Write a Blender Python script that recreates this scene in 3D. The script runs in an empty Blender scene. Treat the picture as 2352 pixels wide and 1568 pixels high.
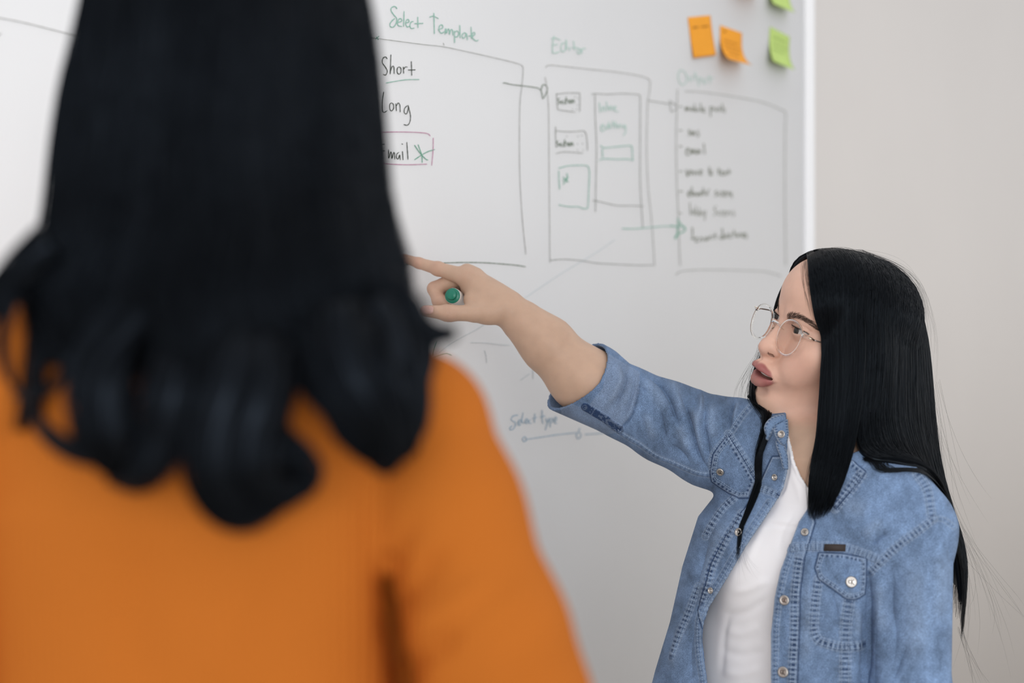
import bpy, math, random
import numpy as np
from mathutils import Vector

# ------------------------------------------------------------------ camera, sky, lamps, exposure
SC = bpy.context.scene
COL = SC.collection
F = 50.0 / 36.0 * 2352.0
EYE = 1.42
cam_d = bpy.data.cameras.new('camera'); cam = bpy.data.objects.new('camera', cam_d); COL.objects.link(cam)
cam.location = (0, 0, EYE); cam.rotation_euler = (math.pi / 2, 0, 0)
cam_d.lens = 50; cam_d.sensor_width = 36; cam_d.clip_start = .02
cam_d.dof.use_dof = True; cam_d.dof.focus_distance = 2.0; cam_d.dof.aperture_fstop = 1.85
SC.camera = cam
SC.view_settings.view_transform = 'Standard'; SC.view_settings.look = 'None'
SC.view_settings.gamma = 1; SC.view_settings.use_curve_mapping = False
SC.view_settings.exposure = 0.0
wd = bpy.data.worlds.new('room_light'); SC.world = wd; wd.use_nodes = True
bg = wd.node_tree.nodes['Background']; bg.inputs[0].default_value = (.985, .985, 1.0, 1); bg.inputs[1].default_value = .95

def area(name, loc, target, sx, sy, power, col):
    d = bpy.data.lights.new(name, 'AREA'); d.shape = 'RECTANGLE'; d.size = sx; d.size_y = sy
    d.energy = power; d.color = col
    o = bpy.data.objects.new(name, d); COL.objects.link(o); o.location = loc
    o.rotation_euler = (Vector(target) - Vector(loc)).to_track_quat('-Z', 'Y').to_euler()
    return o
area('window_light', (.5, -7.4, 2.5), (.4, 2.2, 1.3), 6.2, 3.4, 290, (.95, .975, 1.0))

# ------------------------------------------------------------------ small helpers
def P(u, v, d):
    """a point of the room seen at photo pixel (u, v), d metres in front of the lens"""
    return np.array([(u - 1176.0) / F * d, d, EYE - (v - 784.0) / F * d])
def PX(p):
    p = np.asarray(p, float)
    return 1176.0 + F * p[..., 0] / p[..., 1], 784.0 - F * (p[..., 2] - EYE) / p[..., 1]
def nrm(v):
    v = np.asarray(v, float); return v / (np.linalg.norm(v, axis=-1, keepdims=True) + 1e-12)

def new_mesh(name, V, faces, mat=None, parent=None, smooth=True, col=None, fmat=None):
    """link (V, faces) as one mesh object; faces: list of (n,k) int arrays"""
    me = bpy.data.meshes.new(name)
    V = np.asarray(V, np.float32)
    if isinstance(faces, np.ndarray): faces = [faces]
    faces = [np.asarray(f, np.int32) for f in faces if len(f)]
    me.vertices.add(len(V)); me.vertices.foreach_set('co', V.ravel())
    idx = np.concatenate([f.ravel() for f in faces])
    tot = np.concatenate([np.full(len(f), f.shape[1], np.int32) for f in faces])
    st = np.concatenate([[0], np.cumsum(tot)[:-1]]).astype(np.int32)
    me.loops.add(len(idx)); me.loops.foreach_set('vertex_index', idx)
    me.polygons.add(len(tot)); me.polygons.foreach_set('loop_start', st)
    me.update(calc_edges=True); me.validate()
    if smooth: me.polygons.foreach_set('use_smooth', np.ones(len(me.polygons), bool))
    if col is not None:
        a = me.color_attributes.new('Col', 'FLOAT_COLOR', 'POINT')
        c = np.ones((len(V), 4), np.float32); c[:, :3] = col
        a.data.foreach_set('color', c.ravel())
    for m in (mat if isinstance(mat, (list, tuple)) else [mat]):
        if m: me.materials.append(m)
    if fmat is not None: me.polygons.foreach_set('material_index', np.asarray(fmat, np.int32))
    o = bpy.data.objects.new(name, me); COL.objects.link(o)
    if parent: o.parent = parent; o.matrix_parent_inverse = parent.matrix_world.inverted() if parent.type != 'EMPTY' else parent.matrix_basis.inverted()
    return o
def tag(o, label=None, cat=None, group=None, kind=None):
    if label: o['label'] = label
    if cat: o['category'] = cat
    if group: o['group'] = group
    if kind: o['kind'] = kind
    return o
def empty(name, loc, label, cat, group=None):
    o = bpy.data.objects.new(name, None); COL.objects.link(o); o.location = loc
    return tag(o, label, cat, group)

def catmull(pts, n):
    """n samples along a smooth curve through pts"""
    p = np.asarray(pts, float)
    if len(p) == 2: return p[0] + (p[1] - p[0]) * np.linspace(0, 1, n)[:, None]
    q = np.vstack([2 * p[0] - p[1], p, 2 * p[-1] - p[-2]])
    seg = np.linalg.norm(np.diff(p, axis=0), axis=1) ; s = np.concatenate([[0], np.cumsum(seg)]); s /= s[-1] + 1e-12
    t = np.linspace(0, 1, n); i = np.clip(np.searchsorted(s, t, 'right') - 1, 0, len(p) - 2)
    w = ((t - s[i]) / (s[i + 1] - s[i] + 1e-12))[:, None]
    a, b, c, d = q[i], q[i + 1], q[i + 2], q[i + 3]
    return .5 * (2 * b + (c - a) * w + (2 * a - 5 * b + 4 * c - d) * w * w + (3 * b - a - 3 * c + d) * w ** 3)

def tubes(paths, radii, sides=3, flat=1.0, close=True):
    """paths (N,M,3), radii (N,M) -> verts, [quads, caps]; each path a thin tube"""
    paths = np.asarray(paths, float); N, M, _ = paths.shape
    radii = np.broadcast_to(np.asarray(radii, float), (N, M))
    T = nrm(np.gradient(paths, axis=1))
    ref = np.tile(np.array([0.0, 1.0, 0.13]), (N, M, 1))
    A = np.cross(T, ref); bad = np.linalg.norm(A, axis=-1) < .12
    A[bad] = np.cross(T[bad], np.array([1.0, .1, .2])); A = nrm(A); B = np.cross(T, A)
    ang = np.arange(sides) / sides * 2 * math.pi
    V = paths[:, :, None] + radii[:, :, None, None] * (np.cos(ang)[:, None] * A[:, :, None] + flat * np.sin(ang)[:, None] * B[:, :, None])
    V = V.reshape(-1, 3)
    n = np.arange(N)[:, None, None] * M * sides; m = np.arange(M - 1)[None, :, None] * sides; k = np.arange(sides)[None, None, :]; k2 = (k + 1) % sides
    Q = np.stack([n + m + k, n + m + k2, n + m + sides + k2, n + m + sides + k], -1).reshape(-1, 4)
    caps = []
    if close:
        b = np.arange(N)[:, None] * M * sides
        caps = [np.concatenate([b + np.arange(sides)[::-1], b + (M - 1) * sides + np.arange(sides)])]
    return V, [Q] + caps
def merge(parts):
    Vs, Fs, off = [], {}, 0
    for V, fs in parts:
        for f in (fs if isinstance(fs, list) else [fs]):
            if len(f): Fs.setdefault(f.shape[1], []).append(f + off)
        Vs.append(V); off += len(V)
    return np.vstack(Vs), [np.vstack(v) for v in Fs.values()]
def tube1(pts, r, n=None, sides=6):
    p = catmull(pts, n) if n else np.asarray(pts, float)
    r = np.interp(np.linspace(0, 1, len(p)), np.linspace(0, 1, len(np.atleast_1d(r))), np.atleast_1d(r)) if np.ndim(r) else np.full(len(p), r)
    return tubes(p[None], r[None], sides)
def lathe(c, axis, prof, n=24):
    """prof: (distance along axis, radius) pairs"""
    axis = nrm(axis); a = nrm(np.cross(axis, [0.0, .3, 1.0])); b = np.cross(axis, a)
    ang = np.arange(n) / n * 2 * math.pi; ring = np.cos(ang)[:, None] * a + np.sin(ang)[:, None] * b
    V = np.concatenate([np.asarray(c) + axis * h + ring * max(r, 1e-5) for h, r in prof])
    m = np.arange(len(prof) - 1)[:, None] * n; k = np.arange(n)[None]; k2 = (k + 1) % n
    Q = np.stack([m + k, m + k2, m + n + k2, m + n + k], -1).reshape(-1, 4)
    caps = np.stack([np.arange(n)[::-1], (len(prof) - 1) * n + np.arange(n)])
    return V, [Q, caps]
def boxm(lo, hi, ax=None, org=None, bev=0.0):
    """box with chamfered edges in a frame ax (rows), origin org"""
    lo = np.asarray(lo, float); hi = np.asarray(hi, float)
    import bmesh
    bm = bmesh.new(); bmesh.ops.create_cube(bm, size=1.0)
    for v in bm.verts:
        c = np.array(v.co) + .5; v.co = Vector(lo + (hi - lo) * c)
    if bev: bmesh.ops.bevel(bm, geom=bm.edges[:], offset=bev, segments=2, affect='EDGES', profile=.5)
    bmesh.ops.triangulate(bm, faces=[f for f in bm.faces if len(f.verts) > 4])
    V = np.array([v.co[:] for v in bm.verts]); bm.verts.index_update()
    f4 = np.array([[v.index for v in f.verts] for f in bm.faces if len(f.verts) == 4]); f3 = np.array([[v.index for v in f.verts] for f in bm.faces if len(f.verts) == 3])
    bm.free()
    if ax is not None: V = V @ np.asarray(ax, float)
    if org is not None: V = V + org
    return V, [f for f in (f4, f3) if len(f)]
def grid_faces(n, m, wrap=False):
    i = np.arange(n - 1)[:, None] * m
    j = np.arange(m if wrap else m - 1)[None]; j2 = (j + 1) % m
    return np.stack([i + j, i + j2, i + m + j2, i + m + j], -1).reshape(-1, 4)

# ------------------------------------------------------------------ solid modelling by distance fields
def ell(p, c, r):
    r = np.asarray(r, float); q = (p - c) / r; k0 = np.sqrt((q * q).sum(-1)); k1 = np.sqrt(((q / r) ** 2).sum(-1))
    return k0 * (k0 - 1) / (k1 + 1e-9)
def cone(p, a, b, ra, rb):
    a = np.asarray(a, float); d = np.asarray(b, float) - a; t = np.clip((p - a) @ d / (d @ d + 1e-12), 0, 1)
    q = p - a - t[:, None] * d
    return np.sqrt((q * q).sum(-1)) - (ra + (rb - ra) * t)
def su(a, b, k):
    h = np.clip(.5 + .5 * (b - a) / k, 0, 1); return b * (1 - h) + a * h - k * h * (1 - h)
def ss(a, b, k): return -su(-a, b, k)
def chain(p, pts, rs, k=.006):
    d = cone(p, pts[0], pts[1], rs[0], rs[1])
    for i in range(1, len(pts) - 1): d = su(d, cone(p, pts[i], pts[i + 1], rs[i], rs[i + 1]), k)
    return d
def smooth(x): x = np.clip(x, 0, 1); return x * x * (3 - 2 * x)

def surface(fn, lo, hi, h, B=8, slack=1.25, project=1):
    """mesh of fn = 0 by surface nets on the blocks of a grid that the surface crosses"""
    lo = np.asarray(lo, float); hi = np.asarray(hi, float)
    nb = np.ceil((hi - lo) / (h * B)).astype(int); N = nb * B + 2
    g = np.stack(np.meshgrid(*[np.arange(n) for n in nb], indexing='ij'), -1).reshape(-1, 3)
    d = fn(lo + (g + .5) * B * h)
    g = g[np.abs(d) < B * h * .87 * slack + h] * B
    r = np.arange(B + 1); loc = np.stack(np.meshgrid(r, r, r, indexing='ij'), -1).reshape(-1, 3)
    key = lambda i: (i[..., 0].astype(np.int64) * N[1] + i[..., 1]) * N[2] + i[..., 2]
    pk = key(g[:, None] + loc[None])
    uk, inv = np.unique(pk, return_inverse=True)
    ijk = np.stack([uk // (N[1] * N[2]), (uk // N[2]) % N[1], uk % N[2]], -1)
    val = np.concatenate([fn(lo + c * h) for c in np.array_split(ijk, max(1, len(ijk) // 200000))])
    vb = val[inv.reshape(-1)].reshape(len(g), B + 1, B + 1, B + 1)
    cs = np.array([[0, 0, 0], [1, 0, 0], [0, 1, 0], [1, 1, 0], [0, 0, 1], [1, 0, 1], [0, 1, 1], [1, 1, 1]])
    neg = vb < 0
    cnt = sum(neg[:, a:a + B, b:b + B, c:c + B].astype(np.int8) for a, b, c in cs)
    bi, x, y, z = np.nonzero((cnt > 0) & (cnt < 8))
    cell = g[bi] + np.stack([x, y, z], -1)
    cv = np.stack([vb[bi, x + a, y + b, z + c] for a, b, c in cs], -1)
    s = np.zeros((len(cell), 3)); n = np.zeros(len(cell))
    for i in range(8):
        for j in range(i + 1, 8):
            if (cs[i] != cs[j]).sum() != 1: continue
            a, b = cv[:, i], cv[:, j]; m = (a < 0) != (b < 0)
            t = np.where(m, a / np.where(m, a - b, 1), 0)
            s += np.where(m[:, None], cs[i] + t[:, None] * (cs[j] - cs[i]), 0); n += m
    V = lo + (cell + s / n[:, None]) * h
    ck = key(cell); o = np.argsort(ck); sk = ck[o]
    def find(i):
        k = key(i); q = np.clip(np.searchsorted(sk, k), 0, len(sk) - 1); return np.where((sk[q] == k) & (i >= 0).all(-1), o[q], -1)
    Q = []
    for ax, corner in ((0, 1), (1, 2), (2, 4)):
        a, b = cv[:, 0], cv[:, corner]; m = (a < 0) != (b < 0)
        eb = np.eye(3, dtype=int)[(ax + 1) % 3]; ec = np.eye(3, dtype=int)[(ax + 2) % 3]; c = cell[m]
        q = np.stack([np.nonzero(m)[0], find(c - eb), find(c - eb - ec), find(c - ec)], -1)
        flip = (a[m] >= 0); q[flip] = q[flip][:, ::-1]
        Q.append(q[(q >= 0).all(1)])
    Q = np.vstack(Q)
    for _ in range(project):
        e = h * .25; G = np.stack([fn(V + np.eye(3)[k] * e) - fn(V - np.eye(3)[k] * e) for k in range(3)], -1) / (2 * e)
        st = (fn(V) / ((G * G).sum(-1) + 1e-3))[:, None] * G
        L = np.linalg.norm(st, axis=1, keepdims=True); V = V - st * np.minimum(1, .6 * h / (L + 1e-12))
    return V, Q
def vnormals(V, Q):
    n = np.cross(V[Q[:, 2]] - V[Q[:, 0]], V[Q[:, -1]] - V[Q[:, 1]]); N = np.zeros_like(V)
    for k in range(Q.shape[1]): np.add.at(N, Q[:, k], n)
    return nrm(N)
def subdivide(V, Q):
    """split each quad in four"""
    E = np.sort(np.stack([Q, np.roll(Q, -1, 1)], -1).reshape(-1, 2), 1)
    ue, inv = np.unique(E[:, 0].astype(np.int64) * len(V) + E[:, 1], return_inverse=True)
    a, b = ue // len(V), ue % len(V); em = (V[a] + V[b]) / 2; fc = V[Q].mean(1)
    n = len(V); e = inv.reshape(-1, 4) + n; f = n + len(em) + np.arange(len(Q))
    q = np.concatenate([np.stack([Q[:, k], e[:, k], f, e[:, (k + 3) % 4]], 1) for k in range(4)])
    return np.vstack([V, em, fc]), q
def relax(V, Q, it=1, w=.5):
    a = Q.ravel(); b = np.roll(Q, -1, 1).ravel(); i = np.concatenate([a, b]); j = np.concatenate([b, a])
    c = np.bincount(i, minlength=len(V))[:, None]
    for _ in range(it):
        S = np.stack([np.bincount(i, V[j, k], len(V)) for k in range(3)], -1); V = V + w * (S / np.maximum(c, 1) - V)
    return V

# ------------------------------------------------------------------ materials
def mat(name, col, rough=.6, spec=.4, metal=0, bump=None, attr=False, vary=None, sss=0, trans=0, ior=1.45, sheen=0, coat=0, tint=(1, 1, 1)):
    """bump: (scale, strength, distance, stretch xyz); vary: (scale, amount)"""
    m = bpy.data.materials.new(name); m.use_nodes = True; nt = m.node_tree; N = nt.nodes; b = N['Principled BSDF']
    b.inputs['Base Color'].default_value = (*col, 1); b.inputs['Roughness'].default_value = rough
    b.inputs['Specular IOR Level'].default_value = spec; b.inputs['Metallic'].default_value = metal
    b.inputs['Specular Tint'].default_value = (*tint, 1); b.inputs['IOR'].default_value = ior; b.inputs['Transmission Weight'].default_value = trans
    b.inputs['Sheen Weight'].default_value = sheen; b.inputs['Coat Weight'].default_value = coat
    if sss:
        b.inputs['Subsurface Weight'].default_value = sss; b.inputs['Subsurface Radius'].default_value = (1, .35, .2)
        b.inputs['Subsurface Scale'].default_value = .006
    src = None
    if attr:
        a = N.new('ShaderNodeAttribute'); a.attribute_name = 'Col'; src = a.outputs['Color']
    if vary:
        tc = N.new('ShaderNodeTexCoord'); no = N.new('ShaderNodeTexNoise'); no.inputs['Scale'].default_value = vary[0]
        no.inputs['Detail'].default_value = 4
        if len(vary) > 2:
            mp = N.new('ShaderNodeMapping'); mp.inputs['Scale'].default_value = vary[2]
            nt.links.new(tc.outputs['Object'], mp.inputs[0]); nt.links.new(mp.outputs[0], no.inputs['Vector'])
        else: nt.links.new(tc.outputs['Object'], no.inputs['Vector'])
        mr = N.new('ShaderNodeMapRange'); mr.inputs[1].default_value = .3; mr.inputs[2].default_value = .7
        mr.inputs[3].default_value = 1 - vary[1]; mr.inputs[4].default_value = 1 + vary[1]
        nt.links.new(no.outputs[0], mr.inputs[0])
        mx = N.new('ShaderNodeMix'); mx.data_type = 'RGBA'; mx.blend_type = 'MULTIPLY'; mx.inputs[0].default_value = 1
        if src: nt.links.new(src, mx.inputs[6])
        else: mx.inputs[6].default_value = (*col, 1)
        nt.links.new(mr.outputs[0], mx.inputs[7]); src = mx.outputs[2]
    if src: nt.links.new(src, b.inputs['Base Color'])
    if bump:
        tc = N.new('ShaderNodeTexCoord'); mp = N.new('ShaderNodeMapping'); mp.inputs['Scale'].default_value = bump[3] if len(bump) > 3 else (1, 1, 1)
        no = N.new('ShaderNodeTexNoise'); no.inputs['Scale'].default_value = bump[0]; no.inputs['Detail'].default_value = 3
        bu = N.new('ShaderNodeBump'); bu.inputs['Strength'].default_value = bump[1]; bu.inputs['Distance'].default_value = bump[2]
        nt.links.new(tc.outputs['Object'], mp.inputs[0]); nt.links.new(mp.outputs[0], no.inputs['Vector'])
        nt.links.new(no.outputs[0], bu.inputs['Height']); nt.links.new(bu.outputs[0], b.inputs['Normal'])
    return m
M = {}
M['skin'] = mat('skin', (.60, .38, .28), .48, .35, attr=True, sss=.12, bump=(420, .12, .0006), vary=(60, .04))
M['black_hair'] = mat('black_hair', (.0040, .0045, .0060), .28, .17, tint=(.70, .86, 1.0))
# ------------------------------------------------------------------ the room: board wall and floor
BD = np.array([.669, .743, 0.0]); BD /= np.linalg.norm(BD)      # along the board, away from the lens
BN = np.array([BD[1], -BD[0], 0.0])                              # out of the board, into the room
B0 = np.array([.3587, 2.70, 0.0])
def BP(u, v, off=0.0):
    """point of the board's face seen at pixel (u, v), raised by off"""
    r = np.array([(u - 1176.0) / F, 1.0, -(v - 784.0) / F]); t = ((B0 + BN * off) @ BN) / (r @ BN)
    return np.array([0, 0, EYE]) + r * t
FR = np.stack([BD, BN, np.array([0, 0, 1.0])])                   # rows: along, out, up
S_R = float((BP(1866, 400) - B0) @ BD)
M['wall'] = mat('wall_paint', (.655, .625, .600), .75, .25, bump=(260, .10, .0010), vary=(3, .012))
M['board'] = mat('board_face', (.83, .832, .838), .55, .25, bump=(190, .16, .0012), vary=(5, .010))
M['board_frame'] = mat('board_frame', (.88, .885, .90), .38, .4)
M['floor'] = mat('floor_carpet', (.66, .60, .53), .9, .2, bump=(500, .4, .003), vary=(40, .15))
def struct(name, V, f, m, parent=None):
    o = new_mesh(name, V, f, m, parent, smooth=False)
    if parent is None: o['kind'] = 'structure'
    return o
struct('wall_back', *boxm((-5.0, -.16, 0), (6.0, -.030, 2.9), FR, B0), M['wall'])
struct('floor', *boxm((-5.0, -.16, -.06), (6.0, 6.5, 0.0), FR, B0), M['floor'])
struct('baseboard_back', *boxm((-5.0, -.030, 0), (6.0, -.016, .09), FR, B0, .004), M['board_frame'])
wb = empty('whiteboard', tuple(B0 + BD * (S_R - 1.8) - BN * .03 + np.array([0, 0, .55])), 'large white dry-erase board covered in handwritten diagrams and word lists', 'whiteboard')
bpy.context.view_layer.update()
new_mesh('panel', *boxm((S_R - 3.4, -.030, .56), (S_R - .010, 0, 2.28), FR, B0), M['board'], wb, smooth=False)
for nm, lo, hi in (('frame_side', (S_R - .034, -.030, .54), (S_R, .008, 2.30)), ('frame_side', (S_R - 3.42, -.030, .54), (S_R - 3.386, .008, 2.30)),
                   ('frame_rail', (S_R - 3.386, -.030, 2.266), (S_R - .034, .008, 2.30)), ('frame_rail', (S_R - 3.386, -.030, .54), (S_R - .034, .008, .574))):
    new_mesh(nm, *boxm(lo, hi, FR, B0, .005), M['board_frame'], wb)

# ------------------------------------------------------------------ ink on the board
INK = {k: mat('ink_' + k, c, .6, .2) for k, c in dict(black=(.055, .065, .052), grey=(.35, .36, .335), faint=(.47, .475, .455), green=(.31, .52, .44), mint=(.47, .625, .565),
       deep=(.16, .40, .29), pink=(.55, .27, .40), blue=(.36, .48, .58), pale=(.62, .68, .70), moss=(.14, .19, .13), olive=(.24, .255, .205), dim=(.36, .37, .33)).items()}
def ink(name, colour, width, crop, strokes, label=None):
    """marker strokes as thin raised ribbons; crop = (x, y, scale) of the close-up they were read from"""
    ox, oy, sc = crop; parts = []
    for i, st in enumerate(strokes):
        px = np.array([(ox + x / sc, oy + y / sc) for x, y in st], float)
        n = int(np.clip(np.abs(np.diff(px, axis=0)).sum() / 3.0, 6, 160)) if len(px) > 2 else 14
        c = catmull(px, n); d = nrm(np.gradient(c, axis=0)); nn = np.stack([-d[:, 1], d[:, 0]], -1)
        w = width * (.29 if colour in ('pale', 'grey', 'faint') else .37) * (1 + .16 * np.sin(np.arange(n) * 1.7 + i) + .10 * np.sin(np.arange(n) * .53 + 2 * i)); w[[0, -1]] *= .6
        L = np.array([BP(*q, .0004) for q in c + nn * w[:, None]]); R = np.array([BP(*q, .0004) for q in c - nn * w[:, None]])
        T = np.array([BP(*q, .0009) for q in c])
        V = np.concatenate([L, T, R]); k = np.arange(n - 1)
        parts.append((V, [np.vstack([np.stack([k, k + 1, n + k + 1, n + k], 1), np.stack([n + k, n + k + 1, 2 * n + k + 1, 2 * n + k], 1)])]))
    o = new_mesh(name, *merge(parts), INK[colour], wb)
    if label: o['label'] = label
    return o
C1 = (850, 0, 3.92); C2 = (1230, 60, 4.7515); C3 = (1230, 350, 4.7515); C4 = (1520, 0, 4.7525); C5 = (1520, 320, 4.6125); C6 = (880, 560, 5.228); C8 = (1000, 780, 4.611); PXL = (0, 0, 1)
dot = lambda x, y: [(x - 5, y - 3), (x, y + 3), (x + 5, y + 1)]
ink('handwritten_word', 'green', 3.2, C1, [[(245, 80), (225, 58), (195, 68), (190, 95), (215, 135), (240, 165), (235, 210), (210, 243), (185, 240), (180, 215), (200, 185), (225, 165)],
    [(240, 205), (285, 190), (280, 168), (262, 170), (248, 200), (255, 230), (290, 238)], [(307, 100), (303, 240)], [(318, 208), (352, 195), (345, 175), (328, 182), (322, 215), (335, 242), (360, 232)],
    [(392, 192), (370, 198), (360, 228), (370, 255), (400, 252)], [(430, 150), (432, 250)], [(400, 212), (480, 210)]], 'green handwriting reading Select')
ink('handwritten_word', 'green', 3.2, C1, [[(575, 115), (580, 305)], [(535, 155), (570, 145), (618, 168)], [(612, 268), (655, 250), (650, 225), (630, 228), (620, 265), (640, 298), (672, 285)],
    [(675, 310), (682, 255), (688, 300), (702, 260), (712, 268), (716, 310), (728, 265), (742, 272), (748, 318)], [(760, 275), (762, 385)], [(760, 292), (785, 278), (800, 300), (785, 330), (762, 330)], [(808, 225), (812, 342)],
    [(865, 300), (845, 295), (828, 320), (838, 345), (860, 325), (868, 300), (878, 360)], [(910, 240), (915, 350)], [(885, 325), (940, 318)], [(922, 328), (946, 305), (935, 290), (918, 312), (930, 350), (960, 368), (978, 356)]], 'green handwriting reading Template')
ink('drawn_box', 'grey', 2.0, C1, [[(-400, 290), (55, 345), (250, 370), (480, 400), (660, 420), (900, 470), (1100, 515), (1250, 550), (1350, 578), (1376, 598), (1379, 650), (1368, 780), (1352, 920), (1347, 1200), (1350, 1568), (1372, 1960), (1405, 2290)], [(660, 385), (668, 408)]])
ink('drawn_mark', 'deep', 2.4, C1, [[(48, 352), (80, 325)], [(55, 332), (74, 358)]])
ink('handwritten_word', 'black', 2.7, C1, [[(155, 532), (140, 512), (115, 525), (110, 565), (135, 600), (155, 640), (140, 675), (116, 668)], [(188, 490), (182, 668)], [(184, 645), (200, 597), (215, 602), (218, 665)],
    [(262, 600), (246, 615), (245, 652), (262, 668), (278, 650), (278, 615), (262, 600)], [(300, 600), (303, 662)], [(302, 628), (318, 602), (338, 604)], [(372, 550), (376, 680)], [(342, 630), (410, 628)]], 'black handwriting reading Short')
ink('underline', 'green', 2.8, C1, [[(142, 747), (230, 731), (330, 717), (445, 715)]], 'green underline')
ink('handwritten_word', 'black', 2.6, C1, [[(122, 825), (110, 900), (108, 985), (122, 1012), (155, 995)], [(195, 925), (177, 940), (179, 985), (195, 998), (212, 975), (210, 938), (195, 925)], [(232, 930), (238, 1000)], [(236, 958), (252, 927), (268, 942), (272, 1010)],
    [(338, 948), (312, 975), (308, 1012), (328, 1025), (342, 990), (345, 945)], [(345, 950), (364, 1040), (358, 1100), (335, 1127), (303, 1120)]], 'black handwriting reading Long')
ink('drawn_box', 'pink', 2.5, C1, [[(20, 1195), (110, 1190), (250, 1187), (400, 1190), (500, 1198), (530, 1208), (543, 1225)], [(570, 1240), (568, 1350), (556, 1490)], [(20, 1465), (110, 1470), (200, 1478), (350, 1482), (515, 1477)]], 'pink drawn box')
ink('handwritten_word', 'black', 2.7, C1, [[(78, 1298), (130, 1298)], [(80, 1358), (130, 1357)], [(80, 1425), (126, 1420)], [(80, 1298), (80, 1425)], [(165, 1345), (166, 1425), (184, 1368), (192, 1378), (196, 1428), (212, 1372), (221, 1382), (222, 1435)],
    [(262, 1370), (242, 1385), (239, 1422), (255, 1430), (267, 1392), (273, 1440)], [(292, 1360), (298, 1440)], dot(291, 1295), [(332, 1278), (342, 1438)]], 'black handwriting reading Email')
ink('drawn_star', 'deep', 2.7, C1, [[(400, 1305), (445, 1370), (500, 1430), (525, 1440)], [(433, 1300), (465, 1390)], [(585, 1345), (520, 1365), (465, 1395), (400, 1438)], [(468, 1400), (470, 1465)]], 'green asterisk')
ink('drawn_arrow', 'moss', 2.5, C2, [[(-355, 620), (-328, 620), (-250, 638), (-100, 655), (0, 670), (35, 678), (62, 695), (75, 648), (95, 636), (125, 660), (130, 700), (85, 790), (74, 750), (62, 695)]])
ink('handwritten_word', 'mint', 3.4, C2, [[(172, 140), (210, 128), (275, 152)], [(205, 105), (187, 200), (188, 296)], [(180, 205), (245, 200)], [(188, 296), (230, 290), (270, 275)], [(322, 185), (287, 192), (279, 250), (300, 280), (328, 250), (335, 150), (345, 255)],
    [(370, 225), (372, 268)], [(415, 160), (428, 262)], [(395, 235), (465, 235)], [(470, 242), (457, 280), (475, 305), (493, 275), (480, 247), (470, 242)], [(500, 245), (508, 300)], [(505, 268), (525, 242), (552, 247)]], 'pale green handwriting reading Editor')
ink('drawn_box', 'faint', 3.0, C2, [[(112, 455), (125, 432), (180, 425), (320, 440), (600, 470), (850, 495), (1080, 530), (1190, 556), (1240, 582), (1254, 620), (1242, 750), (1228, 810), (1222, 1000), (1216, 1300), (1222, 1568), (1238, 1820), (1265, 2070), (1290, 2400), (1302, 2620)],
    [(105, 555), (120, 620), (135, 760), (145, 900), (149, 1200), (151, 1568), (155, 2000), (158, 2400), (160, 2580)]])
ink('drawn_line', 'grey', 3.0, C3, [[(160, 1178), (250, 1168), (350, 1166), (500, 1180), (650, 1205), (800, 1215), (1000, 1225), (1150, 1230), (1285, 1228)]])
ink('drawn_arrow', 'grey', 3.0, C2, [[(1225, 798), (1240, 811), (1350, 830), (1470, 850)], [(1465, 805), (1475, 870), (1485, 930), (1540, 905), (1550, 880), (1480, 820)]])
SEC = [[(268, 786), (250, 790), (245, 806), (262, 820), (264, 838), (244, 850)], [(278, 832), (298, 826), (291, 811), (280, 820), (280, 842), (302, 848)], [(328, 816), (313, 826), (312, 842), (328, 849)], [(336, 768), (336, 850)], [(318, 805), (356, 803)], [(362, 802), (364, 842)], [(386, 802), (371, 820), (381, 841), (396, 822), (386, 802)], [(405, 842), (405, 802), (420, 808), (428, 840)]]
ink('drawn_box', 'grey', 2.7, C2, [[(228, 742), (350, 728), (460, 730), (485, 742), (485, 935)], [(230, 730), (236, 830), (245, 910)], [(245, 910), (340, 925), (440, 937)]] + [dot(*q) for q in ((430, 770), (465, 785), (458, 860), (405, 905), (450, 905))])
ink('handwritten_word', 'moss', 2.4, C2, SEC, 'small black handwriting reading section')
ink('drawn_box', 'grey', 2.9, C2, [[(222, 1095), (220, 1150), (226, 1325)], [(218, 1140), (330, 1150), (440, 1148), (520, 1142), (550, 1165), (565, 1250), (568, 1360)], [(220, 1390), (300, 1372), (400, 1375), (520, 1385)]] + [dot(*q) for q in ((465, 1200), (507, 1192), (460, 1285), (515, 1280), (460, 1350), (520, 1350), (343, 1200))])
ink('handwritten_word', 'moss', 2.6, C2, [[(x - 14 + (y - 810) * .05, y + 465 + (x - 330) * .02) for x, y in s] for s in SEC], 'small black handwriting reading section')
ink('drawn_box', 'grey', 2.8, C2, [[(612, 748), (640, 735), (780, 742), (950, 735), (1095, 742), (1135, 752), (1145, 790), (1145, 1000), (1143, 1568), (1150, 1820), (1165, 2060), (1175, 2200)], [(650, 745), (655, 1000), (668, 1300), (664, 1568), (660, 1800), (655, 2030)]])
ink('drawn_line', 'grey', 3.0, C3, [[(625, 522), (700, 535), (800, 560), (900, 578), (1050, 580), (1180, 585)]])
ink('handwritten_word', 'mint', 3.2, C2, [[(698, 832), (706, 942)], [(726, 934), (730, 878), (733, 900), (745, 878), (755, 890), (758, 934)], [(775, 820), (785, 922)], [(800, 872), (805, 917)], [(815, 917), (820, 872), (838, 880), (840, 920)], [(850, 902), (880, 890), (870, 870), (855, 897), (872, 925), (910, 930)]], 'pale green handwriting reading inline')
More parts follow.
